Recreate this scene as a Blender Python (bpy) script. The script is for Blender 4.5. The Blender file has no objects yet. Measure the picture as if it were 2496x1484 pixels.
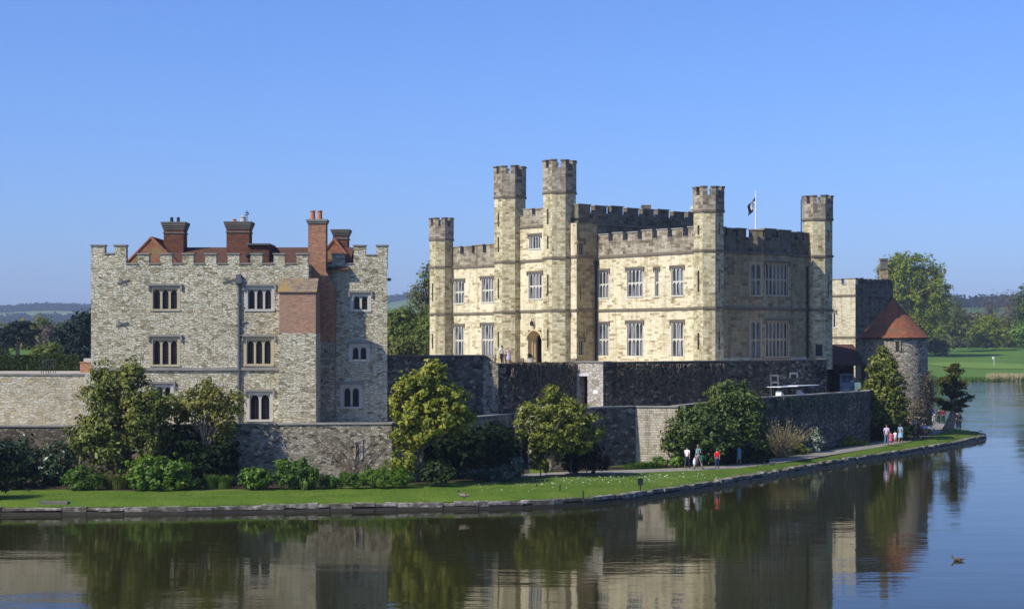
HAZE = 0.00014
import bpy, bmesh, math, random
import numpy as np
from mathutils import Vector, Matrix
R = math.radians
SC = bpy.context.scene
COL = SC.collection
random.seed(7)
# ---- photograph geometry: x, y are positions in a 2496 px wide view of the photo
F, CX, HY, EYE = 3993.6, 1248.0, 834.5, 9.2
def wx(x, Y): return (x - CX) / F * Y
def wz(y, Y): return EYE + (HY - y) / F * Y
def W(x, y, Y): return Vector((wx(x, Y), Y, wz(y, Y)))
def ground(x, y, z=0.7):
    Y = (EYE - z) * F / (y - HY)
    return Vector((wx(x, Y), Y, z))

# ---------------------------------------------------------------- objects
WORLD = {}
def tag(o, label=None, cat=None, group=None, kind=None):
    if label: o['label'] = label
    if cat: o['category'] = cat
    if group: o['group'] = group
    if kind: o['kind'] = kind
    return o
def thing(name, loc, label, cat, group=None):
    o = bpy.data.objects.new(name, None); COL.objects.link(o)
    o.empty_display_size = 0.2
    o.location = loc; WORLD[o] = Vector(loc)
    return tag(o, label, cat, group)

class MB:
    """collects faces of one mesh (world coordinates)"""
    def __init__(s):
        s.v = []; s.f = []; s.uv = None
    def add(s, vs, fs):
        b = len(s.v); s.v.extend([tuple(p) for p in vs]); s.f.extend([tuple(i + b for i in f) for f in fs])
    def quad(s, a, b, c, d): s.add([a, b, c, d], [(0, 1, 2, 3)])
    def hexa(s, p):
        # p: 4 bottom (ccw from above) + 4 top
        s.add(p, [(3, 2, 1, 0), (4, 5, 6, 7), (0, 1, 5, 4), (1, 2, 6, 5), (2, 3, 7, 6), (3, 0, 4, 7)])
    def box(s, x0, x1, y0, y1, z0, z1):
        s.hexa([(x0, y0, z0), (x1, y0, z0), (x1, y1, z0), (x0, y1, z0), (x0, y0, z1), (x1, y0, z1), (x1, y1, z1), (x0, y1, z1)])
    def prism(s, poly, z0, z1, cap=True):
        n = len(poly)
        a = sum(poly[i][0] * poly[(i + 1) % n][1] - poly[(i + 1) % n][0] * poly[i][1] for i in range(n))
        if a < 0: poly = poly[::-1]
        zz0 = z0 if hasattr(z0, '__len__') else [z0] * n
        vs = [(p[0], p[1], zz0[i]) for i, p in enumerate(poly)] + [(p[0], p[1], z1) for p in poly]
        fs = [(i, (i + 1) % n, n + (i + 1) % n, n + i) for i in range(n)]
        if cap: fs += [tuple(range(n, 2 * n)), tuple(range(n - 1, -1, -1))]
        s.add(vs, fs)
    def lathe(s, cx, cy, prof, n=16, cap=True):
        vs = []; fs = []
        for r, z in prof:
            for k in range(n):
                a = 2 * math.pi * k / n
                vs.append((cx + r * math.cos(a), cy + r * math.sin(a), z))
        for j in range(len(prof) - 1):
            for k in range(n):
                k2 = (k + 1) % n
                fs.append((j * n + k, j * n + k2, (j + 1) * n + k2, (j + 1) * n + k))
        if cap:
            fs.append(tuple(range(n - 1, -1, -1))); fs.append(tuple((len(prof) - 1) * n + k for k in range(n)))
        s.add(vs, fs)
    def tube(s, pts, rad, n=6, cap=True):
        pts = [Vector(p) for p in pts]
        rad = rad if hasattr(rad, '__len__') else [rad] * len(pts)
        vs = []; fs = []
        prev = None
        for i, p in enumerate(pts):
            d = (pts[min(i + 1, len(pts) - 1)] - pts[max(i - 1, 0)])
            if d.length < 1e-6: d = Vector((0, 0, 1))
            d.normalize()
            u = prev - d * prev.dot(d) if prev else None
            if u is None or u.length < 1e-4:
                u = d.cross(Vector((0, 0, 1)) if abs(d.z) < .9 else Vector((1, 0, 0)))
            u.normalize(); w = d.cross(u); prev = u
            for k in range(n):
                a = 2 * math.pi * k / n
                vs.append(p + (u * math.cos(a) + w * math.sin(a)) * rad[i])
        for j in range(len(pts) - 1):
            for k in range(n):
                k2 = (k + 1) % n
                fs.append((j * n + k, j * n + k2, (j + 1) * n + k2, (j + 1) * n + k))
        if cap:
            fs.append(tuple(range(n - 1, -1, -1))); fs.append(tuple((len(pts) - 1) * n + k for k in range(n)))
        s.add(vs, fs)
    def build(s, name, mat, parent=None, smooth=False, cyl=None, origin=None):
        V = np.array(s.v, dtype=np.float64).reshape(-1, 3)
        if origin is None:
            origin = Vector(((V[:, 0].min() + V[:, 0].max()) / 2, (V[:, 1].min() + V[:, 1].max()) / 2, V[:, 2].min()))
        me = bpy.data.meshes.new(name)
        me.from_pydata([tuple(p) for p in (V - np.array(origin))], [], s.f)
        uvl = me.uv_layers.new(name='UVMap')
        uv = np.zeros((len(me.loops), 2))
        k = 0
        for poly in me.polygons:
            n = poly.normal
            h = math.hypot(n.x, n.y)
            for li in poly.loop_indices:
                p = V[me.loops[li].vertex_index]
                if h > .5:
                    if cyl:
                        a = math.atan2(p[1] - cyl[1], p[0] - cyl[0])
                        ac = math.atan2(n.y, n.x)
                        while a - ac > math.pi: a -= 2 * math.pi
                        while a - ac < -math.pi: a += 2 * math.pi
                        uv[li] = (a * cyl[2], p[2] / max(h, .3))
                    else:
                        uv[li] = ((p[0] * -n.y + p[1] * n.x) / h, p[2])
                else:
                    uv[li] = (p[0], p[1])
        uvl.data.foreach_set('uv', uv.ravel())
        if mat: me.materials.append(mat)
        if smooth: me.shade_smooth()
        o = bpy.data.objects.new(name, me); COL.objects.link(o)
        WORLD[o] = Vector(origin)
        if parent:
            o.parent = parent; o.location = Vector(origin) - WORLD[parent]
        else: o.location = origin
        return o

def copy_tree(o, parent=None, loc=None):
    c = o.copy(); COL.objects.link(c)
    if parent: c.parent = parent
    if loc is not None: c.location = loc
    for ch in list(o.children): copy_tree(ch, c)
    return c

# ---------------------------------------------------------------- materials
class NT:
    def __init__(s, name):
        s.m = bpy.data.materials.new(name); s.m.use_nodes = True
        s.t = s.m.node_tree; s.t.nodes.clear()
        s.out = s.t.nodes.new('ShaderNodeOutputMaterial')
    def n(s, typ, **kw):
        nd = s.t.nodes.new('ShaderNode' + typ)
        for k, v in kw.items():
            if k.startswith('i_'):
                key = k[2:].replace('_', ' ')
                s.set(nd, key, v)
            else: setattr(nd, k, v)
        return nd
    def set(s, nd, key, v):
        sock = nd.inputs[int(key)] if key.isdigit() else nd.inputs[key]
        if isinstance(v, bpy.types.NodeSocket): s.t.links.new(v, sock)
        else: sock.default_value = v
    def link(s, a, b): s.t.links.new(a, b)
    def math(s, op, a, b=0.5, clamp=False):
        nd = s.n('Math', operation=op, use_clamp=clamp); s.set(nd, '0', a); s.set(nd, '1', b); return nd.outputs[0]
    def mix(s, fac, a, b, blend='MIX'):
        nd = s.n('Mix', data_type='RGBA', blend_type=blend)
        for i, v in ((0, fac), (6, a), (7, b)):
            if isinstance(v, bpy.types.NodeSocket): s.t.links.new(v, nd.inputs[i])
            else: nd.inputs[i].default_value = v
        return nd.outputs[2]
    def ramp(s, fac, stops, interp='LINEAR'):
        nd = s.n('ValToRGB'); nd.color_ramp.interpolation = interp
        el = nd.color_ramp.elements
        while len(el) < len(stops): el.new(0.5)
        for e, (p, c) in zip(el, stops):
            e.position = p; e.color = (c[0], c[1], c[2], 1) if hasattr(c, '__len__') else (c, c, c, 1)
        s.t.links.new(fac, nd.inputs[0]); return nd.outputs[0]
    def noise(s, vec, scale, detail=3, rough=.55):
        nd = s.n('TexNoise', i_Scale=scale, i_Detail=detail, i_Roughness=rough)
        if vec is not None: s.t.links.new(vec, nd.inputs['Vector'])
        return nd.outputs[0]
    def scale(s, vec, sc, loc=(0, 0, 0)):
        nd = s.n('Mapping'); nd.inputs['Scale'].default_value = sc; nd.inputs['Location'].default_value = loc
        s.t.links.new(vec, nd.inputs['Vector']); return nd.outputs[0]
    def uv(s): return s.n('UVMap', uv_map='UVMap').outputs[0]
    def obj(s): return s.n('TexCoord').outputs['Object']
    def bump(s, h, strength=.5, dist=.05, normal=None):
        nd = s.n('Bump'); nd.inputs['Strength'].default_value = strength; nd.inputs['Distance'].default_value = dist
        s.t.links.new(h, nd.inputs['Height'])
        if normal: s.t.links.new(normal, nd.inputs['Normal'])
        return nd.outputs[0]
    def finish(s, color, rough=.85, bump=None, spec=.25, metallic=0, **kw):
        p = s.n('BsdfPrincipled')
        for k, v in (('Base Color', color), ('Roughness', rough), ('Specular IOR Level', spec), ('Metallic', metallic)):
            if isinstance(v, (tuple, list)) and len(v) == 3: v = (*v, 1)
            s.set(p, k, v)
        for k, v in kw.items(): s.set(p, k.replace('_', ' '), v)
        if bump is not None: s.link(bump, p.inputs['Normal'])
        s.link(p.outputs[0], s.out.inputs[0]); s.p = p
        return s.m

def flat(name, c, rough=.7, noise=.25, spec=.3, metallic=0, nscale=3.0):
    t = NT(name)
    n = t.noise(t.obj(), nscale, 4)
    col = t.mix(n, (*[x * (1 - noise) for x in c], 1), (*[min(1, x * (1 + noise)) for x in c], 1))
    return t.finish(col, rough, spec=spec, metallic=metallic)

def rubble(name, cols, mortar, sx=2.4, sy=4.6, bump=.9, dirt=None, mscale=.05, dark=.35, rand=.85, edgeb=.45, pits=.55):
    """random rubble masonry: voronoi stones with mortar joints"""
    t = NT(name); uv = t.uv()
    wob = t.n('TexNoise', noise_dimensions='2D', i_Scale=1.7, i_Detail=2.0); t.link(uv, wob.inputs['Vector'])
    off = t.n('VectorMath', operation='MULTIPLY_ADD'); t.link(wob.outputs['Color'], off.inputs[0])
    off.inputs[1].default_value = (.34, .24, 0); t.link(uv, off.inputs[2])
    vec = t.scale(off.outputs[0], (sx, sy, 1))
    vo = t.n('TexVoronoi', voronoi_dimensions='2D', i_Scale=1.0, i_Randomness=rand); t.link(vec, vo.inputs['Vector'])
    ed = t.n('TexVoronoi', voronoi_dimensions='2D', feature='DISTANCE_TO_EDGE', i_Scale=1.0, i_Randomness=rand); t.link(vec, ed.inputs['Vector'])
    sep = t.n('SeparateColor'); t.link(vo.outputs['Color'], sep.inputs[0])
    c = t.ramp(sep.outputs[0], [(i / (len(cols) - 1), cc) for i, cc in enumerate(cols)])
    fine = t.noise(uv, 9, 4, .7)
    c = t.mix(.45, c, t.ramp(fine, [(.3, .45), (.7, 1.35)]), 'MULTIPLY')
    rug = t.noise(t.scale(uv, (1, 1.7, 1)), 5.2, 5, .75)
    c = t.mix(pits, c, t.ramp(rug, [(.36, (.2, .17, .13)), (.47, (1, 1, 1))]), 'MULTIPLY')
    edge = t.ramp(ed.outputs['Distance'], [(.02, 0), (.02 + mscale * 2.2, 1)])
    c = t.mix(edge, (*mortar, 1), c)
    big = t.noise(uv, .32, 5, .7)
    c = t.mix(dark, c, t.ramp(big, [(.3, (.5, .49, .46)), (.62, (1.15, 1.13, 1.1))]), 'MULTIPLY')
    if dirt:
        st = t.noise(t.scale(uv, (1.3, .25, 1)), .9, 4)
        c = t.mix(t.ramp(st, [(.5, 0), (.72, .75)]), c, (*dirt, 1))
    h = t.math('ADD', t.math('MULTIPLY', edge, edgeb), t.math('MULTIPLY', fine, .45))
    h = t.math('ADD', h, t.math('ADD', t.math('MULTIPLY', sep.outputs[1], .4), t.math('MULTIPLY', rug, 1.3)))
    return t.finish(c, .92, t.bump(h, bump, .07), spec=.15)

def ashlar(name, cols, mortar, w=.85, hgt=.3, bump=.35, stain=None, stain_amt=.6, dark=.3):
    t = NT(name); uv = t.uv()
    wob = t.n('TexNoise', noise_dimensions='2D', i_Scale=.9, i_Detail=2.0); t.link(uv, wob.inputs['Vector'])
    off = t.n('VectorMath', operation='MULTIPLY_ADD'); t.link(wob.outputs['Color'], off.inputs[0])
    off.inputs[1].default_value = (.12, .05, 0); t.link(uv, off.inputs[2])
    def bricks(ww, hh, loc):
        b = t.n('TexBrick', offset=.43, squash=.62, squash_frequency=3)
        b.inputs['Color1'].default_value = (0, 0, 0, 1); b.inputs['Color2'].default_value = (1, 1, 1, 1)
        b.inputs['Mortar'].default_value = (.5, .5, .5, 1)
        b.inputs['Scale'].default_value = 1; b.inputs['Mortar Size'].default_value = .014
        b.inputs['Mortar Smooth'].default_value = .3
        b.inputs['Brick Width'].default_value = ww; b.inputs['Row Height'].default_value = hh
        t.link(t.scale(off.outputs[0], (1, 1, 1), loc), b.inputs['Vector'])
        return b
    b = bricks(w, hgt, (0, 0, 0)); b2 = bricks(w * 1.9, hgt, (.37, 0, 0))
    val = t.math('ADD', t.math('MULTIPLY', b.outputs[0], .65), t.math('MULTIPLY', b2.outputs[0], .35))
    n1 = t.noise(t.scale(uv, (.9, 2.6, 1)), 1.5, 5, .7)
    val = t.math('ADD', val, t.math('MULTIPLY', t.math('SUBTRACT', n1, .5), 1.5), clamp=True)
    c = t.ramp(val, [(i / (len(cols) - 1), cc) for i, cc in enumerate(cols)])
    fine = t.noise(uv, 7, 4, .7)
    c = t.mix(.35, c, t.ramp(fine, [(.3, .6), (.7, 1.2)]), 'MULTIPLY')
    c = t.mix(t.math('MULTIPLY', b.outputs['Fac'], .6), c, (*mortar, 1))
    big = t.noise(uv, .28, 4, .6)
    c = t.mix(dark, c, t.ramp(big, [(.32, (.55, .5, .42)), (.6, (1.1, 1.1, 1.1))]), 'MULTIPLY')
    if stain:
        st = t.noise(t.scale(uv, (1.0, .5, 1)), .7, 5, .65)
        c = t.mix(t.math('MULTIPLY', t.ramp(st, [(.45, 0), (.65, 1)]), stain_amt), c, (*stain, 1))
    run = t.noise(t.scale(uv, (2.2, .14, 1)), 1.0, 4, .65)
    c = t.mix(t.math('MULTIPLY', t.ramp(run, [(.5, 0), (.66, 1)]), .6), c, t.mix(1.0, c, (.5, .45, .36, 1), 'MULTIPLY'))
    h = t.math('ADD', t.math('MULTIPLY', b.outputs['Fac'], -1.0), t.math('ADD', t.math('MULTIPLY', fine, .5), t.math('MULTIPLY', val, .35)))
    return t.finish(c, .9, t.bump(h, bump, .04), spec=.15)

def brickmat(name, c1, c2, mortar, w=.23, hgt=.075, stain=None):
    t = NT(name); uv = t.uv()
    b = t.n('TexBrick')
    for k, v in (('Color1', (0, 0, 0, 1)), ('Color2', (1, 1, 1, 1)), ('Mortar', (.5, .5, .5, 1)), ('Scale', 1), ('Mortar Size', .009), ('Brick Width', w), ('Row Height', hgt)):
        b.inputs[k].default_value = v
    t.link(uv, b.inputs['Vector'])
    n = t.noise(uv, 2.2, 5, .7)
    v = t.math('ADD', t.math('MULTIPLY', b.outputs[0], .5), t.math('MULTIPLY', t.math('SUBTRACT', n, .25), .9), clamp=True)
    c = t.ramp(v, [(0, c1), (.55, c2), (1, [min(1, x * 1.5) for x in c2])])
    c = t.mix(t.math('MULTIPLY', b.outputs['Fac'], .8), c, (*mortar, 1))
    if stain:
        st = t.noise(uv, .8, 5, .65)
        c = t.mix(t.ramp(st, [(.48, 0), (.6, .85)]), c, (*stain, 1))
    h = t.math('SUBTRACT', t.math('MULTIPLY', n, .4), b.outputs['Fac'])
    return t.finish(c, .9, t.bump(h, .6, .02), spec=.15)

def leafmat(name, stops, rough=.5, trans=.25, spec=.35):
    t = NT(name)
    g = t.n('NewGeometry')
    n = t.noise(t.obj(), .8, 3)
    v = t.math('ADD', t.math('MULTIPLY', g.outputs['Random Per Island'], .6), t.math('SUBTRACT', t.math('MULTIPLY', n, 1.0), .3), clamp=True)
    c = t.ramp(v, [(i / (len(stops) - 1) * .9 + .05, s) for i, s in enumerate(stops)])
    p = t.n('BsdfPrincipled'); t.link(c, p.inputs['Base Color']); p.inputs['Roughness'].default_value = rough
    p.inputs['Specular IOR Level'].default_value = spec
    if trans > 0:
        tr = t.n('BsdfTranslucent'); t.link(t.mix(1.0, c, (1.25, 1.3, .55, 1), 'MULTIPLY'), tr.inputs[0])
        mx = t.n('MixShader'); mx.inputs[0].default_value = trans
        t.link(p.outputs[0], mx.inputs[1]); t.link(tr.outputs[0], mx.inputs[2]); t.link(mx.outputs[0], t.out.inputs[0])
    else: t.link(p.outputs[0], t.out.inputs[0])
    return t.m

def barkmat(name, c):
    t = NT(name); o = t.obj()
    n = t.noise(t.scale(o, (7, 7, 1.2)), 2.0, 5, .7)
    col = t.ramp(n, [(.25, [x * .4 for x in c]), (.7, [x * 1.4 for x in c])])
    return t.finish(col, .95, t.bump(n, .8, .05), spec=.1)

def glassmat(name, base, lead=None, lw=.16, lh=.2, curtain=None, rough=.06, spec=.5):
    """dark leaded window glass; curtain = pale fabric hanging behind some of the lights"""
    t = NT(name); uv = t.uv()
    c = (*base, 1)
    if curtain:
        n = t.n('TexNoise', noise_dimensions='2D', i_Scale=1.0, i_Detail=1.0)
        t.link(t.scale(uv, (3.1, .3, 1)), n.inputs['Vector'])
        c = t.mix(t.ramp(n.outputs[0], [(.46, 0), (.54, 1)]), c, (*curtain, 1))
    rr = rough
    if lead:
        b = t.n('TexBrick', offset=0)
        for k, v in (('Scale', 1), ('Mortar Size', .012), ('Brick Width', lw), ('Row Height', lh), ('Mortar Smooth', 0)):
            b.inputs[k].default_value = v
        t.link(uv, b.inputs['Vector'])
        c = t.mix(b.outputs['Fac'], c, (*lead, 1))
        rr = t.math('ADD', t.math('MULTIPLY', b.outputs['Fac'], .5), rough)
    n2 = t.noise(t.scale(uv, (5, 4, 1)), 1.0, 1)
    return t.finish(c, rr, t.bump(n2, .25, .02), spec=spec)

M = {}
M['rubble_house'] = rubble('rubble_house', [(.34, .29, .18), (.6, .545, .37), (.8, .75, .54), (.86, .82, .63), (.7, .615, .4), (.84, .8, .63), (.77, .715, .52), (.48, .425, .28)], (.58, .53, .38), 3.3, 6.6, 1.6, mscale=.022, rand=.8, edgeb=.3, pits=.85)
M['rubble_terrace'] = rubble('rubble_terrace', [(.4, .35, .23), (.6, .54, .38), (.7, .65, .49), (.54, .45, .27), (.68, .64, .52)], (.45, .395, .3), 2.8, 6.0, 1.1, mscale=.022, rand=.78, edgeb=.3)
M['rubble_wall'] = rubble('rubble_wall', [(.09, .078, .055), (.34, .305, .22), (.53, .48, .36), (.24, .21, .15), (.66, .61, .49)], (.3, .27, .2), 3.4, 6.2, 1.3, dirt=(.11, .1, .08), mscale=.028, edgeb=.3, pits=.8)
M['rubble_brown'] = rubble('rubble_brown', [(.07, .058, .04), (.16, .135, .095), (.24, .2, .145), (.12, .1, .07), (.33, .29, .23)], (.10, .085, .06), 3.4, 5.4, 1.0)
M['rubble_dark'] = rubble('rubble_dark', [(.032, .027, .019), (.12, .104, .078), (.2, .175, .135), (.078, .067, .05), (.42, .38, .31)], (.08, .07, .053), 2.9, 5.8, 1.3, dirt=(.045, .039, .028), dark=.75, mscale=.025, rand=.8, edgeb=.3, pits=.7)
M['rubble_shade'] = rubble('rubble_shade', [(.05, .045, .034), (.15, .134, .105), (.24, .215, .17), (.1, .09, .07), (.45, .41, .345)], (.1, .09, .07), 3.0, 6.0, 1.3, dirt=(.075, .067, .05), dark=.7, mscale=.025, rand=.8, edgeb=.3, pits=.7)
M['rubble_tower'] = rubble('rubble_tower', [(.15, .125, .085), (.43, .375, .27), (.62, .555, .42), (.34, .28, .18), (.7, .64, .52)], (.3, .26, .2), 3.2, 6.0, 1.3)
M['rubble_pale'] = rubble('rubble_pale', [(.3, .26, .2), (.5, .46, .38), (.62, .59, .53), (.42, .36, .26)], (.36, .33, .28), 3.2, 4.4, .8)
M['rubble_grid'] = ashlar('rubble_grid', [(.33, .28, .2), (.52, .455, .34), (.64, .58, .46), (.56, .46, .32)], (.22, .19, .14), .27, .17, .8)
CREAM = [(.31, .24, .13), (.49, .41, .245), (.66, .585, .385), (.73, .67, .47), (.68, .60, .395), (.77, .725, .55)]
M['ashlar'] = ashlar('ashlar_cream', CREAM, (.5, .42, .26), .6, .2, .45, dark=.28)
M['ashlar_tower'] = ashlar('ashlar_tower', [(.23, .18, .095), (.38, .32, .18), (.53, .47, .285), (.65, .6, .41), (.47, .385, .205)], (.4, .35, .23), .5, .235, .4, dark=.3)
M['ashlar_shade'] = ashlar('ashlar_tan_shaded', [(.2, .145, .075), (.32, .25, .14), (.44, .36, .21), (.36, .26, .125)], (.22, .18, .11), .75, .3, .4)  # darker copy of the cream ashlar, shade of the turned-away faces in its colour
M['ashlar_dark'] = ashlar('ashlar_weathered_shaded', [(.07, .06, .046), (.135, .116, .086), (.22, .19, .138), (.165, .127, .083)], (.115, .1, .075), .6, .3, .5)  # weathered stone; its dark tone also paints the gatehouse's shaded side
M['ashlar_parapet'] = ashlar('ashlar_parapet', [(.12, .1, .07), (.22, .187, .13), (.36, .315, .23), (.47, .43, .33), (.25, .195, .12)], (.24, .21, .15), .6, .28, .5, stain=(.15, .12, .085), stain_amt=.5)
M['ashlar_grey'] = ashlar('ashlar_grey', [(.36, .31, .2), (.56, .5, .35), (.7, .64, .47), (.48, .4, .25)], (.25, .23, .18), .55, .22, .6)
M['coping'] = flat('coping_stone', (.25, .235, .2), .9, .45, .15, nscale=1.7)
M['coping_dark'] = flat('coping_dark', (.15, .135, .11), .9, .5, .15, nscale=1.4)
M['string'] = flat('string_stone', (.17, .14, .1), .9, .5, .15, nscale=1.2)
M['dressed'] = flat('dressed_stone', (.46, .44, .39), .85, .22, .2, nscale=2)
M['dressed_tan'] = flat('dressed_tan', (.44, .37, .24), .85, .25, .2, nscale=2)
M['frame_white'] = flat('window_stone_white', (.52, .495, .42), .8, .15, .2, nscale=2)
M['frame_cream'] = flat('window_stone_cream', (.62, .48, .27), .85, .2, .2, nscale=2)
M['brick'] = brickmat('red_brick', (.15, .06, .03), (.42, .185, .095), (.3, .25, .19), stain=None)
M['brick_mixed'] = brickmat('mixed_brick', (.17, .075, .045), (.39, .205, .125), (.36, .3, .23), stain=(.33, .22, .15))
M['brick_dark'] = brickmat('dark_brick', (.06, .026, .017), (.17, .062, .036), (.12, .09, .065))
M['tile'] = brickmat('roof_tile', (.09, .04, .024), (.22, .09, .05), (.07, .035, .022), .17, .11, stain=(.16, .12, .05))
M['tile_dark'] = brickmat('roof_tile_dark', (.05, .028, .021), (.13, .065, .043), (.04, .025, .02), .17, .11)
M['tile_cone'] = brickmat('roof_tile_orange', (.13, .05, .028), (.29, .108, .055), (.1, .045, .028), .17, .12, stain=(.16, .085, .05))
M['tile_lichen'] = brickmat('tile_lichen', (.13, .085, .055), (.26, .2, .14), (.1, .08, .06), .17, .11, stain=(.3, .2, .06))
M['terracotta'] = flat('terracotta', (.45, .16, .07), .8, .25, nscale=6)
M['lead'] = flat('lead', (.1, .105, .115), .6, .3, .4)
M['iron'] = flat('iron', (.025, .026, .03), .5, .3, .4)
M['black'] = flat('black_paint', (.012, .012, .014), .45, .2, .4)
M['white'] = flat('white_paint', (.78, .78, .76), .5, .08, .4)
M['whitestone'] = flat('whitewashed_stone', (.56, .55, .52), .8, .15, .2)
M['wood'] = flat('weathered_wood', (.23, .2, .16), .8, .35, .2, nscale=5)
M['dark_door'] = flat('dark_oak', (.035, .022, .014), .6, .4, .3)
M['glass_dark'] = glassmat('leaded_glass', (.006, .005, .007), (.035, .032, .038), .17, .19, rough=.1, spec=.2)
M['glass_castle'] = glassmat('castle_glass', (.02, .024, .03), (.08, .085, .095), .26, .3, curtain=(.24, .25, .25), rough=.08)
M['glass_bay'] = glassmat('bay_glass', (.03, .037, .042), (.02, .02, .02), .42, .55, curtain=(.16, .17, .165), rough=.12)
M['glass_slit'] = flat('slit_dark', (.035, .03, .025), .7, .3)
M['bark'] = barkmat('bark', (.13, .1, .07)); M['bark_pale'] = barkmat('bark_pale', (.27, .21, .15)); M['twig'] = barkmat('twig', (.16, .115, .075)); M['vine'] = barkmat('vine', (.24, .2, .15)); M['twig_pale'] = barkmat('pale_twig', (.26, .21, .11))
M['leaf_magnolia'] = leafmat('leaf_magnolia', [(.035, .05, .008), (.095, .12, .016), (.17, .185, .025), (.26, .25, .05)], .55, .15, .3)
M['leaf_sparse'] = leafmat('leaf_sparse', [(.06, .065, .012), (.13, .14, .02), (.22, .21, .035), (.3, .27, .055)], .55, .2, .3)
M['leaf_yellow'] = leafmat('leaf_yellow', [(.065, .09, .008), (.155, .18, .014), (.265, .27, .022), (.35, .33, .04)], .52, .25, .35)
M['leaf_lime'] = leafmat('leaf_lime', [(.05, .07, .01), (.13, .155, .018), (.22, .23, .03), (.29, .28, .05)], .52, .25, .3)
M['leaf_laurel'] = leafmat('leaf_laurel', [(.016, .034, .006), (.045, .08, .012), (.085, .125, .02), (.15, .18, .035)], .55, .15, .3)
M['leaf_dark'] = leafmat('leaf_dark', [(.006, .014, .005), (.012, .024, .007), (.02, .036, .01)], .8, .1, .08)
M['leaf_cone'] = leafmat('leaf_cone', [(.018, .034, .006), (.075, .1, .012), (.17, .19, .024), (.27, .27, .045)], .5, .2, .35)
M['leaf_ivy'] = leafmat('leaf_ivy', [(.008, .022, .006), (.02, .05, .013), (.045, .085, .024), (.03, .055, .03)], .4, .12, .5)
M['leaf_bright'] = leafmat('leaf_bright', [(.035, .08, .006), (.08, .16, .01), (.13, .225, .015), (.18, .28, .03)], .5, .25, .3)
M['leaf_fern'] = leafmat('leaf_fern', [(.035, .08, .008), (.075, .145, .012), (.12, .2, .02)], .55, .25, .3)
M['leaf_blue'] = leafmat('leaf_blue', [(.015, .03, .016), (.04, .065, .045), (.08, .11, .08), (.3, .31, .27)], .7, .15, .1)
M['leaf_red'] = leafmat('leaf_red', [(.03, .01, .008), (.07, .022, .014), (.1, .04, .02)], .5, .2, .3)
M['leaf_white'] = leafmat('leaf_white', [(.03, .06, .02), (.1, .14, .06), (.42, .46, .34), (.55, .57, .47)], .5, .15, .3)
M['leaf_gold'] = leafmat('leaf_gold', [(.06, .09, .01), (.15, .18, .02), (.25, .27, .04)], .5, .25, .3)
M['leaf_oak'] = leafmat('leaf_oak', [(.055, .085, .005), (.14, .185, .009), (.24, .27, .016), (.31, .31, .028)], .6, .3, .2)
M['leaf_spring'] = leafmat('leaf_spring', [(.07, .095, .018), (.13, .165, .028), (.19, .22, .042)], .6, .3, .2)
M['leaf_olive'] = leafmat('leaf_olive', [(.07, .085, .02), (.13, .145, .03), (.19, .195, .04)], .6, .25, .2)
M['leaf_cedar'] = leafmat('leaf_cedar', [(.005, .014, .011), (.011, .026, .018), (.02, .038, .024)], .7, .08, .2)
M['leaf_bare'] = leafmat('leaf_bare', [(.08, .06, .05), (.13, .10, .08), (.17, .14, .10)], .8, .1, .1)
M['leaf_vine'] = leafmat('leaf_vine', [(.03, .025, .017), (.08, .066, .046), (.13, .11, .075), (.07, .08, .03)], .7, .1, .2)
M['leaf_creeper'] = leafmat('leaf_creeper', [(.07, .05, .03), (.17, .13, .085), (.27, .23, .16), (.1, .1, .04)], .7, .15, .2)
M['leaf_pine'] = leafmat('leaf_pine', [(.02, .025, .006), (.06, .065, .012), (.115, .11, .02), (.18, .16, .03)], .6, .12, .2)
M['leaf_hedge'] = leafmat('leaf_hedge', [(.012, .022, .005), (.03, .05, .01), (.055, .08, .016)], .6, .12, .2)
M['leaf_willow'] = leafmat('leaf_willow', [(.14, .13, .05), (.22, .2, .09), (.3, .27, .13)], .7, .2, .2)
M['reed'] = leafmat('reed', [(.3, .27, .13), (.45, .38, .2), (.5, .43, .26)], .8, .2, .2)
M['blade'] = leafmat('grass_blade', [(.05, .115, .012), (.09, .165, .018), (.13, .2, .026)], .6, .3, .2)
M['daisy'] = flat('daisy_white', (.6, .63, .55), .7, .05)
# ================================================================ masonry helpers
class PL:
    """vertical plane: start point, direction along the wall, outward normal"""
    def __init__(s, P0, d, n):
        s.P = Vector((P0[0], P0[1])); s.d = Vector(d).normalized(); s.n = Vector(n).normalized()
    def pt(s, t, z, o=0.0):
        p = s.P + s.d * t + s.n * o
        return (p.x, p.y, z)
    def sx(s, x):
        k = (x - CX) / F
        return (k * s.P.y - s.P.x) / (s.d.x - k * s.d.y)
    def Y(s, t): return s.P.y + s.d.y * t
    def sz(s, x, y): return wz(y, s.Y(s.sx(x)))
    def rect(s, x0, x1, y0, y1):
        a, b = sorted((s.sx(x0), s.sx(x1))); Y = s.Y((a + b) / 2)
        return (a, b, wz(y1, Y), wz(y0, Y))
    def off(s, o): return PL(s.P + s.n * o, s.d, s.n)

def pquad(mb, pl, p):
    a, b, c, d = p
    nrm = Vector((pl.n.x, pl.n.y, 0))
    A, B, D = Vector(a), Vector(b), Vector(d)
    if (B - A).cross(D - A).dot(nrm) < 0: p = [a, d, c, b]
    mb.quad(*p)

def pbox(mb, pl, s0, s1, z0, z1, o0, o1):
    ps = [pl.pt(s0, z0, o0), pl.pt(s1, z0, o0), pl.pt(s1, z0, o1), pl.pt(s0, z0, o1)]
    qs = [(p[0], p[1], z1) for p in ps]
    if pl.d.x * pl.n.y - pl.d.y * pl.n.x < 0: ps.reverse(); qs.reverse()
    mb.hexa(ps + qs)

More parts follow.
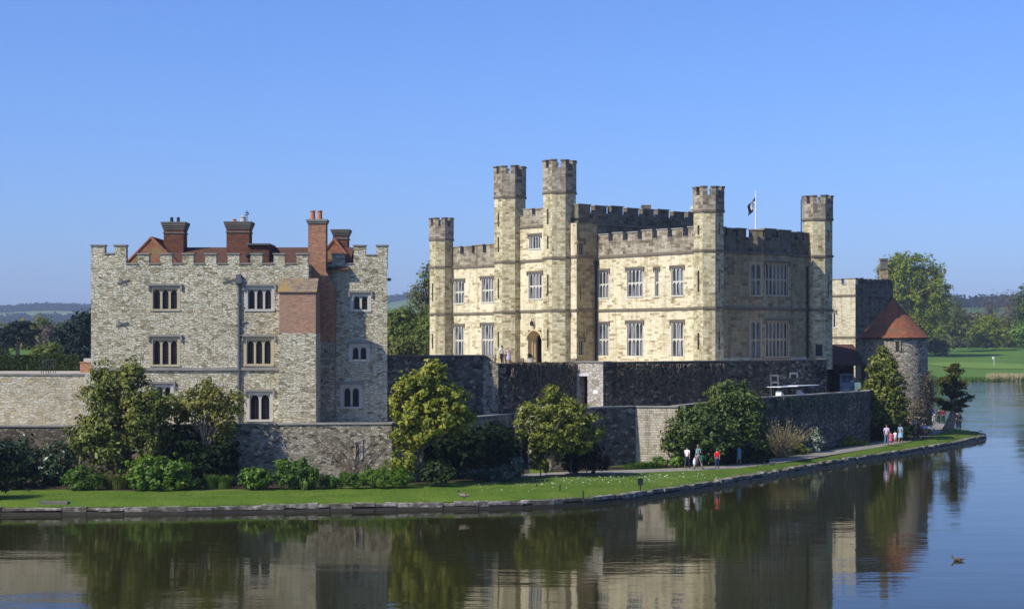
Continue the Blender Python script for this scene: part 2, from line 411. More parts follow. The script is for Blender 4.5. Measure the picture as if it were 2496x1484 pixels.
def panel(mb, pl, s0, s1, z0, z1, holes=(), reveal=.32):
    S = sorted({s0, s1, *[min(max(v, s0), s1) for h in holes for v in h[:2]]})
    Z = sorted({z0, z1, *[min(max(v, z0), z1) for h in holes for v in h[2:4]]})
    for i in range(len(S) - 1):
        for j in range(len(Z) - 1):
            cs, cz = (S[i] + S[i + 1]) / 2, (Z[j] + Z[j + 1]) / 2
            if any(h[0] < cs < h[1] and h[2] < cz < h[3] for h in holes): continue
            pquad(mb, pl, [pl.pt(S[i], Z[j]), pl.pt(S[i + 1], Z[j]), pl.pt(S[i + 1], Z[j + 1]), pl.pt(S[i], Z[j + 1])])
    for h in holes:
        a, b, c, d = h[:4]
        for (p, q) in (((a, c), (a, d)), ((b, c), (b, d)), ((a, c), (b, c)), ((a, d), (b, d))):
            mb.quad(pl.pt(p[0], p[1]), pl.pt(q[0], q[1]), pl.pt(q[0], q[1], -reveal), pl.pt(p[0], p[1], -reveal))

def arc_z(t, h, kind):
    # t in -1..1 across the light; height of the arch soffit below its crown
    if kind == 'round': return h * math.sqrt(max(0, 1 - t * t))
    u = abs(t)
    return h * (1 - u ** 2.2) * .93 + h * .07 * (1 - u)

def light_head(mb, pl, a, b, zs, zt, o0, o1, kind, h, n=8):
    """fills the spandrels over one arched light between a..b; springing zs, top zt"""
    c, hw = (a + b) / 2, (b - a) / 2
    pts = []
    for i in range(n + 1):
        t = -1 + 2 * i / n
        pts.append((c + hw * t, zs + arc_z(t, h, kind)))
    for i in range(n):
        (s0, q0), (s1, q1) = pts[i], pts[i + 1]
        pquad(mb, pl, [pl.pt(s0, q0, o1), pl.pt(s1, q1, o1), pl.pt(s1, zt, o1), pl.pt(s0, zt, o1)])
        mb.quad(pl.pt(s0, q0, o1), pl.pt(s1, q1, o1), pl.pt(s1, q1, o0), pl.pt(s0, q0, o0))

def window(parent, pl, r, lights, tiers, mat, glass, mw=.11, arch='four', hood=True, border=.14, hoodmat=None, label=None, frame=.07, sill=True):
    s0, s1, z0, z1 = r
    mb = MB(); o0, o1 = -.26, -.1
    w = (s1 - s0 - 2 * frame - (lights - 1) * mw) / lights
    # jambs and mullions
    pbox(mb, pl, s0, s0 + frame, z0, z1, o0, o1 + .004); pbox(mb, pl, s1 - frame, s1, z0, z1, o0, o1 + .004)
    xs = []
    for k in range(lights):
        a = s0 + frame + k * (w + mw); xs.append((a, a + w))
        if k: pbox(mb, pl, a - mw, a, z0, z1, o0, o1)
    th = (z1 - z0) / tiers
    for t in range(tiers):
        zb, zt = z0 + t * th, z0 + (t + 1) * th
        h = min(w * .5, .5) if arch == 'round' else w * .55
        for a, b in xs:
            if arch: light_head(mb, pl, a, b, zt - .06 - h, zt, o0, o1 - .003, arch, h)
            else: pbox(mb, pl, a, b, zt - .06, zt, o0, o1 - .003)
            if t or not sill: pbox(mb, pl, a, b, zb, zb + .05, o0, o1 - .006)
    if border:
        pbox(mb, pl, s0 - border, s0, z0, z1 + border, -.05, .012); pbox(mb, pl, s1, s1 + border, z0, z1 + border, -.05, .012)
        pbox(mb, pl, s0, s1, z1, z1 + border, -.05, .012)
    if sill: pbox(mb, pl, s0 - border, s1 + border, z0 - .13, z0, -.1, .06)
    o = mb.build('window', mat, parent)
    if label: o['label'] = label
    g = MB(); pquad(g, pl, [pl.pt(s0 + .02, z0 + .02, -.2), pl.pt(s1 - .02, z0 + .02, -.2), pl.pt(s1 - .02, z1 - .02, -.2), pl.pt(s0 + .02, z1 - .02, -.2)])
    g.build('pane', glass, o)
    if hood:
        hm = MB(); e = border + .1
        pbox(hm, pl, s0 - e, s1 + e, z1 + border, z1 + border + .13, -.05, .13)
        for q0, q1 in ((s0 - e, s0 - e + .11), (s1 + e - .11, s1 + e)):
            pbox(hm, pl, q0, q1, z1 + border - .28, z1 + border - .003, -.05, .125)
        hm.build('hood_mould', hoodmat or M['string'], o)
    return o

def battlement(wall, cope, pl, s0, s1, z0, zc, zm, n, gap, thick=.45, start=0.0, end=None, seed=1):
    rnd = random.Random(seed)
    pbox(wall, pl, s0, s1, z0, zc, -thick, .012)
    per = (s1 - s0) / n
    for k in range(n):
        a = s0 + k * per + start + rnd.uniform(-.04, .04); b = a + per * (1 - gap)
        b = min(b, s1)
        j = rnd.uniform(-.06, .06)
        pbox(wall, pl, a, b, zc - .05, zm + j, -thick + .004, .016)
        pbox(cope, pl, a - .06, b + .06, zm + j, zm + j + .1, -thick - .06, .08)
        if b + .02 < s1: pbox(cope, pl, b, min(s1, a + per), zc, zc + .07, -thick - .05, .07)

A_ = Vector((-.649, .760)).normalized(); B_ = Vector((A_.y, -A_.x))    # castle axes
def octo(c, r, k):   # corner k of an octagonal tower, faces square to the castle axes
    th = math.atan2(-B_.y, -B_.x) + R(45) * k - R(22.5)
    return Vector((c[0] + r * math.cos(th), c[1] + r * math.sin(th)))

def ring(mb, c, r0, r1, z0, z1):
    for k in range(8):
        a0, a1 = octo(c, r0, k), octo(c, r0, k + 1); b0, b1 = octo(c, r1, k), octo(c, r1, k + 1)
        vs = [(*a0, z0), (*a1, z0), (*b1, z0), (*b0, z0), (*a0, z1), (*a1, z1), (*b1, z1), (*b0, z1)]
        mb.add(vs, [(2, 3, 7, 6), (0, 1, 5, 4), (4, 5, 6, 7), (3, 2, 1, 0)])

def tower(parent, c, r, z0, zcap, zcren, ztop, strings, slits, name='turret', seed=3):
    mb = MB()
    pls = []
    for k in range(8):
        p, q = octo(c, r, k), octo(c, r, k + 1)
        d = (q - p); n = Vector((d.y, -d.x))
        if n.dot((p + q) / 2 - Vector(c)) < 0: n = -n
        pl = PL(p, d, n); pls.append((pl, d.length))
        holes = []
        for (f, za, zb) in slits:
            if f == k: holes.append((d.length / 2 - .11, d.length / 2 + .11, za, zb))
        panel(mb, pl, 0, d.length, z0, zcap, holes, .25)
    t = mb.build(name, M['ashlar_tower'], parent)
    for (f, za, zb) in slits:
        pl, L = pls[f]
        s = MB(); pquad(s, pl, [pl.pt(L / 2 - .12, za, -.2), pl.pt(L / 2 + .12, za, -.2), pl.pt(L / 2 + .12, zb, -.2), pl.pt(L / 2 - .12, zb, -.2)])
        s.build('slit_window', M['glass_slit'], t)
    for z in strings:
        st = MB(); ring(st, c, r - .05, r + .12, z - .09, z + .09); st.build('string_course', M['string'], t)
    cap = MB()
    R1 = r + .06
    ring(cap, c, R1 - .42, R1, zcap, zcren)
    vs = [(*octo(c, R1 - .3, k), zcren - .35) for k in range(8)]
    cap.add(vs, [tuple(range(8))])
    cp = MB(); rnd = random.Random(seed)
    for k in range(8):
        j = rnd.uniform(-.05, .05)
        for (R0, RR, za, zb, dst) in ((R1 - .41, R1 + .006, zcren - .05, ztop + j, cap), (R1 - .47, R1 + .08, ztop + j, ztop + j + .11, cp)):
            w = .33 if dst is cap else .36
            o = [octo(c, RR, k - 1), octo(c, RR, k), octo(c, RR, k + 1)]; i = [octo(c, R0, k - 1), octo(c, R0, k), octo(c, R0, k + 1)]
            o0, o2 = o[1].lerp(o[0], w), o[1].lerp(o[2], w); i0, i2 = i[1].lerp(i[0], w), i[1].lerp(i[2], w)
            dst.prism([tuple(o0), tuple(o[1]), tuple(o2), tuple(i2), tuple(i[1]), tuple(i0)], za, zb)
    b = cap.build('battlement', M['ashlar_parapet'], t)
    cp.build('coping', M['coping_dark'], t)
    return t

def solve_on(P, d, x):
    k = (x - CX) / F
    t = (k * P[1] - P[0]) / (d[0] - k * d[1])
    return t

# ================================================================ the castle
C = Vector((wx(1727, 138), 138))
castle = thing('castle', (C.x - 2, C.y + 14, 6.8), 'cream stone castle with twin tall gate towers, arched door and battlements all round', 'castle')
ZB = 6.8
B = PL(C, A_, -B_); F2 = PL(C, B_, -A_)
sRet = B.sx(1455)
G0 = C + A_ * sRet - B_ * 2.5
RET = PL(G0, B_, -A_); G = PL(G0, A_, -B_); LW = PL(G0 + B_ * .55, A_, -B_)
sR, sL, sT = G.sx(1364), G.sx(1243), G.sx(1076)
cR = G.P + G.d * sR; cL = G.P + G.d * sL; cT = G.P + G.d * sT
sBT = F2.sx(1993); cBT = C + B_ * sBT
sEnd = G.sx(1240)
def win(pl, x0, x1, y0, y1, n, t, holes, **kw):
    r = pl.rect(x0, x1, y0, y1); holes.append(r)
    return (pl, r, n, t, kw)
todo = []
hB, hG, hLW, hR = [], [], [], []
for a in ((1459, 1483, 661, 725, 3), (1529, 1566.5, 656.5, 722, 4), (1596.5, 1605.5, 655, 721.5, 1), (1637, 1665.5, 652.5, 719.5, 3),
          (1458.5, 1483, 789, 866, 3), (1529, 1566.5, 786, 866.5, 4), (1637, 1665.5, 785, 868, 3)):
    todo.append(win(B, *a, 2, hB))
for a in ((1108, 1131, 684, 738.5, 3), (1174.5, 1203, 678, 735.5, 4), (1108, 1130, 794, 864, 3), (1174.5, 1203, 791.5, 864, 4)):
    todo.append(win(LW, *a, 2, hLW))
todo.append(win(G, 1290.5, 1317, 574.5, 605.5, 4, 1, hG))
todo.append(win(G, 1289, 1320.5, 666, 727.5, 4, 2, hG))
todo.append(win(RET, 1410.5, 1422, 591, 621, 2, 1, hR, arch=None))
todo.append(win(RET, 1410.5, 1422, 829, 865, 2, 1, hR, arch=None))
sl = RET.rect(1413.5, 1416, 694, 732); hR.append(sl)

wall = MB(); par = MB(); cop = MB()
ZL, ZU, ZC, ZM = 12.1, 16.9, 18.2, 18.95
panel(wall, B, 0, sRet, ZB, ZU, hB)
sC, sO = G.sx(1303.5), G.sx(1283); dz = G.sz(1303.5, 803); HWo = abs(sO - sC)
door = (sC - HWo * .72, sC + HWo * .72, ZB, dz - HWo * .22)
doorhole = (door[0] - .1, door[1] + .1, ZB, dz - .05)
panel(wall, G, 0, sEnd, ZB, 19.9, hG + [doorhole], .3)
w3 = MB(); panel(w3, LW, sEnd - .5, sT, ZB, 16.55, hLW); w3.build('wing_wall', M['ashlar'], castle)
wall.build('wall', M['ashlar'], castle)
w3 = MB(); panel(w3, RET, 0, 2.51, ZB, 19.9, hR); w3.build('return_wall', M['ashlar_shade'], castle)  # front stone again, its shade put into the darker colour
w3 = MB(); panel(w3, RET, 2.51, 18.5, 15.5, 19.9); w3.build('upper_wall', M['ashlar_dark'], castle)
# shaded right flank (same stone, shade put into a darker tan) with its canted bay
wall2 = MB()
panel(wall2, F2, 0, sBT, ZB, ZU)
FO = F2.off(.93)
sb, sc_ = FO.sx(1862), FO.sx(1928)
pa, pb, pc, pd = [Vector(F2.pt(s, 0, o)[:2]) for s, o in ((sb - .93, 0), (sb, .93), (sc_, .93), (sc_ + .93, 0))]
def plane2(p, q, away):
    d = q - p; n = Vector((d.y, -d.x))
    if n.dot(away) < 0: n = -n
    return PL(p, d, n), d.length
K1, L1 = plane2(pa, pb, -A_); K2, L2 = plane2(pb, pc, -A_); K3, L3 = plane2(pc, pd, -A_)
hK1, hK2 = [], []
bay = []
for y0, y1 in ((643, 719), (784, 872)):
    a = K1.rect(1829.5, 1855, y0, y1); hK1.append(a); bay.append((K1, a, 2))
    y0b, y1b = (643, 719) if y0 < 700 else (784, 868)
    a = K2.rect(1867, 1921.5, y0b, y1b); hK2.append(a); bay.append((K2, a, 6))
panel(wall2, K1, 0, L1, ZB, ZU, hK1); panel(wall2, K2, 0, L2, ZB, ZU, hK2); panel(wall2, K3, 0, L3, ZB, ZU)
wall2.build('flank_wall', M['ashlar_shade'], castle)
for pl, r, n in bay:
    window(castle, pl, r, n, 2, M['dressed_tan'], M['glass_bay'], mw=.12, hood=(n > 2), border=.1)
for i, (pl, r, n, t, kw) in enumerate(todo):
    window(castle, pl, r, n, t, M['frame_white'] if pl is not RET else M['dressed_tan'], M['glass_castle'] if pl is not RET else M['glass_dark'], mw=.07, frame=.05, border=.09 if n > 1 else .06, **kw)
s_ = MB(); pquad(s_, RET, [RET.pt(sl[0], sl[2], -.25), RET.pt(sl[1], sl[2], -.25), RET.pt(sl[1], sl[3], -.25), RET.pt(sl[0], sl[3], -.25)])
s_.build('slit_window', M['glass_slit'], castle)
# parapets
battlement(par, cop, B, 1.0, sRet + .2, ZU, ZC, ZM, 7, .31, .55, .1)
battlement(par, cop, G, sR, sL, 19.9, 20.9, 21.5, 4, .3, .45, .35, seed=4)
battlement(par, cop, LW, sL + 1.2, sT - .6, 16.55, 17.75, 18.5, 5, .3, .45, .0, seed=5)
par.build('parapet', M['ashlar_parapet'], castle)
par2 = MB()
battlement(par2, cop, F2, 1.0, sb - .93, ZU, ZC, ZM - .05, 3, .2, .45, 0, seed=6)
battlement(par2, cop, K1, 0, L1, ZU, ZC, ZM - .05, 1, .1, .45, .06, seed=7)
battlement(par2, cop, K2, 0, L2, ZU, ZC, ZM - .05, 2, .14, .45, .1, seed=8)
battlement(par2, cop, K3, 0, L3, ZU, ZC, ZM - .05, 1, .2, .45, 0, seed=8)
battlement(par2, cop, F2, sc_ + .93, sBT - .9, ZU, ZC, ZM - .05, 3, .2, .45, 0, seed=9)
battlement(par2, cop, PL(RET.pt(0, 0)[:2], RET.d, RET.n), .2, 18.5, 19.9, 20.85, 21.55, 9, .28, .5, .0, seed=10)
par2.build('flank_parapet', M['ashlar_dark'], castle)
cop.build('coping', M['coping'], castle)
# strings, plinth
st = MB()
for pl, a, b, zs in ((B, .9, sRet, (ZL, ZU)), (F2, .9, sb - .93, (ZL, ZU)), (K1, 0, L1, (ZL, ZU)), (K2, 0, L2, (ZL, ZU)), (K3, 0, L3, (ZL, ZU)), (F2, sc_ + .93, sBT - .9, (ZL, ZU)),
                     (G, sR + 1.3, sL - 1.3, (12.1, 16.75, 19.9)), (G, 0, sR - 1.2, (12.1, 16.9)), (RET, 0, 2.5, (12.1, 16.9)), (RET, 2.5, 18, (19.9,)), (LW, sL + 1.2, sT - 1, (12.0, 16.55))):
    for z in zs: pbox(st, pl, a, b, z - .1, z + .1, -.05, .13)
for pl, a, b in ((B, .9, sRet), (G, 0, sEnd), (F2, .9, sBT)):
    if pl is G:
        pbox(st, pl, a, doorhole[0] - .55, ZB, 7.75, -.05, .1); pbox(st, pl, doorhole[1] + .55, b, ZB, 7.75, -.05, .1)
st.build('string_course', M['string'], castle)
pl_ = MB(); pbox(pl_, B, .9, sRet, ZB, 7.95, -.05, .12); pbox(pl_, F2, .9, sBT, ZB, 7.9, -.05, .1)
pl_.build('plinth', M['ashlar'], castle)
# roofs and hidden back walls close the volumes
rf = MB()
def slab(poly, z): rf.add([(p.x, p.y, z) for p in poly], [tuple(range(len(poly)))])
slab([C, C + A_ * sRet, C + A_ * sRet + B_ * sBT, C + B_ * sBT], 17.6)
g2 = G.P + G.d * sEnd
slab([G0, g2, g2 + B_ * 18.5, G0 + B_ * 18.5], 20.3)
l1 = LW.P + LW.d * sEnd; l2 = LW.P + LW.d * sT
slab([l1, l2, l2 + B_ * 10, l1 + B_ * 10], 17.0)
for p, q, z in ((C + A_ * sRet + B_ * sBT, C + B_ * sBT, 17.6), (g2, g2 + B_ * 18.5, 20.3), (g2 + B_ * 18.5, G0 + B_ * 18.5, 20.3), (l2, l2 + B_ * 10, 17.0), (l2 + B_ * 10, l1 + B_ * 10, 17.0)):
    rf.quad((p.x, p.y, ZB), (q.x, q.y, ZB), (q.x, q.y, z), (p.x, p.y, z))
rf.build('roof', M['lead'], castle)
# towers   faces: 0 left-front, 1 front, 2 right-front
tower(castle, C, 1.34, ZB, 20.2, 21.5, 22.15, (ZL, ZU, 20.2), [(0, 13.4, 15.2), (0, 8.6, 10), (2, 13.4, 15.3), (2, 8.6, 10.1), (0, 18.2, 19.0), (2, 18.2, 19.2)], 'corner_turret', 3)
tower(castle, cBT, 1.36, ZB, 20.2, 21.6, 22.25, (ZL, ZU, 20.2), [(2, 13.4, 15.2), (2, 18.2, 19.2)], 'corner_turret', 4)
tower(castle, cT, 1.2, ZB, 19.3, 20.6, 21.3, (12.0, 16.6, 19.3), [(0, 13.2, 15), (0, 8.6, 10)], 'corner_turret', 5)
tower(castle, cR, 1.56, ZB, 22.7, 24.9, 25.5, (12.1, 16.8, 22.7), [(0, 13.4, 15.3), (0, 8.7, 10.4), (0, 17.6, 18.8), (0, 19.8, 21.2), (2, 13.4, 15.3), (2, 8.7, 10.4), (2, 17.4, 19)], 'gate_tower', 6)
tower(castle, cL, 1.54, ZB, 22.75, 24.9, 25.55, (12.05, 16.7, 22.75), [(0, 13.3, 15.2), (0, 8.7, 10.2), (0, 17.6, 19.0), (0, 20, 21.3)], 'gate_tower', 7)
# the arched entrance: moulded orders stepping back to an oak door
arch = MB(); a0, a1 = door[0], door[1]; cx_ = sC
zs = G.sz(1303.5, 827); H0 = dz - zs
for k, (f, o0, o1) in enumerate(((.62, -.95, -.7), (.71, -.72, -.45), (.8, -.48, -.2), (.9, -.22, .13))):
    n = 12; pts = []
    for i in range(n + 1):
        t = -1 + 2 * i / n
        pts.append((t, arc_z(t, 1, 'four') * .5 + .5 * math.sqrt(max(0, 1 - t * t))))
    wi, wo = HWo * f, HWo * (f + .1); hi, ho = H0 * f, H0 * (f + .1)
    ip = [(cx_ - wi, ZB + .3)] + [(cx_ + wi * t, zs + q * hi) for t, q in pts] + [(cx_ + wi, ZB + .3)]
    op = [(cx_ - wo, ZB + .3)] + [(cx_ + wo * t, zs + q * ho) for t, q in pts] + [(cx_ + wo, ZB + .3)]
    if k == 3: ip, op = ip[1:-1], op[1:-1]
    for i in range(len(ip) - 1):
        P, Q, U, V_ = ip[i], ip[i + 1], op[i + 1], op[i]
        pquad(arch, G, [G.pt(*P, o1), G.pt(*Q, o1), G.pt(*U, o1), G.pt(*V_, o1)])
        arch.quad(G.pt(*P, o1), G.pt(*Q, o1), G.pt(*Q, o0), G.pt(*P, o0))
        arch.quad(G.pt(*V_, o1), G.pt(*U, o1), G.pt(*U, o0), G.pt(*V_, o0))
ar = arch.build('door_arch', M['frame_cream'], castle)
d_ = MB(); pbox(d_, G, a0 - .2, a1 + .2, ZB, dz + .15, -1.9, -1.8)
for s0 in (a0 - .22, a1 + .12): pbox(d_, G, s0, s0 + .1, ZB, dz + .15, -1.8, -.46)
pbox(d_, G, a0 - .2, a1 + .2, dz + .05, dz + .12, -1.8, -.46)
dd = d_.build('door', M['dark_door'], castle)
h_ = MB(); pbox(h_, G, cx_ - .05, cx_ + .5, ZB + .4, dz - .6, -1.7, -1.62); h_.build('door_leaf', M['brick_dark'], dd)
lan = MB(); q = G.pt(cx_ + .1, 11.0, .3)
lan.lathe(q[0], q[1], [(.03, 10.7), (.14, 10.75), (.19, 11.05), (.03, 11.2)], 6); lan.tube([G.pt(cx_ + .1, 11.35, 0), G.pt(cx_ + .1, 11.4, .3), G.pt(cx_ + .1, 11.18, .3)], .03)
lan.build('lantern', M['iron'], castle)
dp = MB()
p_ = RET.pt(2.3, 0, .12); dp.tube([(p_[0], p_[1], 7), (p_[0], p_[1], 16.2)], .1, 8); dp.box(p_[0] - .16, p_[0] + .16, p_[1] - .16, p_[1] + .16, 16.2, 16.6)
dp.build('drainpipe', M['black'], castle)
dp = MB(); p_ = F2.pt(sBT - 1.55, 0, .12); dp.tube([(p_[0], p_[1], 7), (p_[0], p_[1], 16.0)], .085, 8); dp.build('drainpipe', M['black'], castle)
dp = MB(); q = octo(cBT, 1.5, 0); q2 = octo(cBT, 1.62, 7)
dp.tube([(q2.x + .1, q2.y, 18.0), (q2.x + .1, q2.y, 22.0), (q2.x + .2, q2.y, 22.3), (q2.x + .5, q2.y, 22.35)], .05, 6); dp.build('pipe', M['black'], castle)
dr = MB(); rr = F2.rect(1987, 1996, 843, 869)
# small arched doorway set in the back turret
tpl = PL(octo(cBT, 1.36, 1), octo(cBT, 1.36, 2) - octo(cBT, 1.36, 1), Vector(((octo(cBT, 1.36, 1) + octo(cBT, 1.36, 2)) / 2 - cBT)))
pbox(dr, tpl, .2, .8, 8.0, 9.0, -.1, .03); o = dr.build('small_window', M['glass_slit'], castle)
dr = MB(); pbox(dr, tpl, .02, .98, 9.08, 9.22, -.1, .16); pbox(dr, tpl, .05, .19, 7.9, 9.07, -.1, .06); pbox(dr, tpl, .81, .96, 7.9, 9.07, -.1, .06); dr.build('hood_mould', M['dressed_tan'], o)
# chimneys and vents behind the high parapet
ch = MB(); q = RET.pt(11, 0, -2.2); ch.box(q[0] - .45, q[0] + .45, q[1] - .45, q[1] + .45, 20, 22.2); ch.build('chimney', M['ashlar_dark'], castle)
ch = MB(); q = RET.pt(17.2, 0, -2); ch.lathe(q[0], q[1], [(.22, 20), (.2, 22.0), (.28, 22.1), (.12, 22.5)], 8); ch.build('chimney', M['dressed'], castle)

# flag mast on the roof
fx = C + B_ * 6.2 + A_ * 2.2
fm = thing('flagpole', (fx.x, fx.y, 17.6), 'white flagpole with a small black and white flag on the castle roof', 'flagpole')
Yf = fx.y; xf = wx(1842.5, Yf); zt = wz(470, Yf)
p = MB(); p.tube([(xf, Yf, 17.6), (xf, Yf, zt)], [.085, .05], 8); p.lathe(xf, Yf, [(.02, zt), (.09, zt + .06), (.02, zt + .14)], 8); p.build('pole', M['white'], fm)
fl = MB(); nu, nv = 8, 8
def flagpt(u, v):
    # hanging, folded cloth: hoist on the mast, fly end drooping to the left
    x = xf - .06 - u * .62 + .05 * math.sin(v * 6 + u * 4); z = zt - .35 - v * 1.05 - u * .75 + .1 * u * v
    return (x, Yf + .12 * math.sin(u * 7 + v * 2), z)
for i in range(nu):
    for j in range(nv):
        fl.quad(flagpt(i / nu, j / nv), flagpt((i + 1) / nu, j / nv), flagpt((i + 1) / nu, (j + 1) / nv), flagpt(i / nu, (j + 1) / nv))
fo = fl.build('flag', M['white'], fm); fo.data.materials.append(M['black'])
for pi, poly in enumerate(fo.data.polygons):
    i, j = divmod(pi, nv)
    if (i >= 5) or (i + j < 3) or (j >= 6 and i >= 3): poly.material_index = 1

# ================================================================ the grey stone house with brick stacks
YA, YR, YS, YH = 104.0, 106.4, 102.8, 105.4
hx = lambda x, Y=YA: wx(x, Y)
house = thing('stone_house', (hx(560), 110, 3.5), 'grey rubble stone house with battlements and red brick chimney stacks beside the castle', 'house')
HA = PL((hx(222), YA), (1, 0), (0, -1)); HR = PL((hx(744, YR), YR), (1, 0), (0, -1))
sA1 = HA.sx(752); sR1 = HR.sx(944)
hA, hRr = [], []; hw_ = []
for x0, x1, y0, y1, n, pl, hh, arch, mt in ((372.5, 432.5, 704, 753, 3, HA, hA, 'four', 'dressed_tan'), (372.5, 432.5, 828, 888, 3, HA, hA, 'four', 'dressed_tan'),
    (604, 662, 704.5, 753.5, 3, HA, hA, 'four', 'dressed'), (601, 661, 828, 887, 3, HA, hA, 'four', 'dressed_tan'), (608.5, 658, 961, 1022, 2, HA, hA, 'round', 'dressed'),
    (381, 416, 942, 1000, 2, HA, hA, 'round', 'dressed'),
    (861, 897, 721, 755, 2, HR, hRr, 'round', 'frame_white'), (858, 894, 845, 877, 2, HR, hRr, 'round', 'frame_white'), (837, 876, 944, 990.5, 2, HR, hRr, 'round', 'dressed')):
    r = pl.rect(x0, x1, y0, y1); hh.append(r); hw_.append((pl, r, n, arch, mt))
w = MB()
zc, zm, zt_, zct = 14.16, 14.78, 15.32, 14.8
panel(w, HA, 0, sA1, 3, zc - .3, hA); panel(w, HR, 0, sR1, 3, zc - .2, hRr)
xe = hx(944, YR); xl = hx(222)
xb = wx(943, 119)
w.quad((xe, YR, 3), (xb, 119, 3), (xb, 119, 14.2), (xe, YR, 14.2))
w.quad((xl, YA, 3), (xl, 119, 3), (xl, 119, 14.2), (xl, YA, 14.2))
w.quad((xl, 119, 3), (xb, 119, 3), (xb, 119, 14.2), (xl, 119, 14.2))
xa = hx(752); w.quad((xa, YA, 3), (xa, YR, 3), (xa, YR, 14.2), (xa, YA, 14.2))
w.build('wall', M['rubble_house'], house)
pr, cp = MB(), MB()
def mer(pl, x0, x1, z0, z1, crenel=False, th=.5):
    a, b = pl.sx(x0), pl.sx(x1)
    if not crenel: pbox(pr, pl, a, b, z0, z1, -th, .013); pbox(cp, pl, a - .05, b + .05, z1, z1 + .085, -th - .05, .07)
    else: pbox(cp, pl, a, b, z1, z1 + .075, -th - .05, .065)
pbox(pr, HA, 0, HA.sx(307.5), zc - .3, zct, -.5, .01); pbox(pr, HA, HA.sx(307.5), sA1, zc - .3, zc, -.5, .01)
mer(HA, 222, 255, zct - .05, zt_); mer(HA, 278, 307, zct - .05, zt_); mer(HA, 255, 278, 0, zct, True)
ms = [(336, 363), (390, 419), (445, 472), (500, 527), (555, 583), (611, 639), (667, 694), (723, 751)]
for m in ms: mer(HA, *m, zc - .05, zm)
for a, b in [(307.5, 336)] + [(ms[i][1], ms[i + 1][0]) for i in range(7)]: mer(HA, a, b, 0, zc, True)
zc2, zct2 = 14.28, 14.85
pbox(pr, HR, 0, HR.sx(862), zc - .2, zc2, -.5, .01); pbox(pr, HR, HR.sx(862), sR1, zc - .2, zct2, -.5, .01)
mer(HR, 809, 839, zc2 - .05, 14.9); mer(HR, 839, 862, 0, zc2, True); mer(HR, 862, 891, zct2 - .05, 15.45); mer(HR, 917.5, 944.5, zct2 - .05, 15.45); mer(HR, 891, 917.5, 0, zct2, True)
pr.build('parapet', M['rubble_house'], house); cp.build('coping', M['coping'], house)
for pl, r, n, arch_, mt in hw_:
    window(house, pl, r, n, 1, M[mt], M['glass_dark'], mw=.14, arch=arch_, border=.2, frame=.05, hoodmat=M['coping'])
sc = MB(); zz = wz(899, YA); pbox(sc, HA, 0, HA.sx(681), zz - .09, zz + .09, -.05, .12); sc.build('string_course', M['coping'], house)
dp = MB(); xq = hx(583, YA); dp.tube([(xq, YA - .1, 3.2), (xq, YA - .1, 13.1)], .095, 8)
dp.box(xq - .24, xq + .2, YA - .32, YA - .012, 12.95, 13.25); dp.box(xq - .17, xq + .14, YA - .26, YA - .012, 13.25, 13.5)
for z in (5, 7.4, 9.6, 11.6): dp.box(xq - .15, xq + .15, YA - .21, YA - .012, z, z + .08)
dp.build('drainpipe', M['lead'], house)
# wall anchors (iron ties)
for (x, y) in ((300, 685), (556, 684), (297, 789), (588, 788)):
    t_ = MB(); p = W(x, y, YA - .06)
    t_.tube([p + Vector((-.38, 0, -.12)), p, p + Vector((.38, 0, .12))], .035, 5); t_.tube([p + Vector((-.26, 0, .2)), p, p + Vector((.26, 0, -.2))], .035, 5)
    t_.build('wall_tie', M['lead'], house)
# front stack: stone base, brick above, tiled weathering
xs0, xs1 = wx(680, YS), wx(770, YS); zb1, zb2 = wz(812, YS), wz(712, YS)
k = MB(); k.box(xs0, xs1, YS, YA + 1.4, 3, zb1); base = k.build('stack_base', M['rubble_house'], house)
k = MB(); k.box(xs0 + .01, xs1 - .01, YS + .01, YA + 1.4, zb1, zb2); k.build('stack', M['brick_mixed'], house)
k = MB(); zt2 = wz(683, YA + .4)
k.hexa([(xs0 - .08, YS - .1, zb2), (xs1 + .05, YS - .1, zb2), (xs1 + .05, YA + .6, zb2), (xs0 - .08, YA + .6, zb2),
        (xs0 - .08, YS + .02, zb2 + .06), (xs1 + .05, YS + .02, zb2 + .06), (xs1 + .05, YA - .25, zt2 + .1), (xs0 - .08, YA - .25, zt2 + .1)])
k.build('stack_weathering', M['tile_lichen'], house)
# chimney shaft and shoulder
xh0, xh1, xh2 = wx(751, YH), wx(794, YH), wx(815, YH)
zk0, zk1, zk2 = wz(832, YH), wz(698, YH), wz(660, YH); ztp = wz(544, YH)
k = MB(); k.box(wx(757, YH), xh2, YH, YR + .05, 3, zk0); k.build('stack_base', M['rubble_tower'], house)
k = MB(); k.prism([(0, 0), (1, 0)], 0, 0, False) if False else None
yb = YR + .06
v = [(xh0, zk0), (xh2, zk0), (xh2, zk1), (xh1, zk2), (xh1, ztp), (xh0, ztp)]
k.add([(a, YH, z) for a, z in v] + [(a, yb, z) for a, z in v], [(0, 1, 2, 3, 4, 5), (11, 10, 9, 8, 7, 6)] + [(i, 6 + i, 6 + (i + 1) % 6, (i + 1) % 6) for i in range(6)])
shaft = k.build('chimney_shaft', M['brick'], house)
k = MB(); k.box(xh0 - .08, xh1 + .06, YH - .07, yb + .07, ztp, ztp + .12); k.box(xh0 - .13, xh1 + .1, YH - .12, yb + .12, ztp + .12, ztp + .25); k.build('chimney_cap', M['coping'], shaft)
for x in (762, 779):
    k = MB(); xx = wx(x, YH + .4); k.lathe(xx, YH + .5, [(.17, ztp + .25), (.15, ztp + .75), (.18, ztp + .78), (.18, ztp + .84)], 12); k.build('chimney_pot', M['terracotta'], shaft)
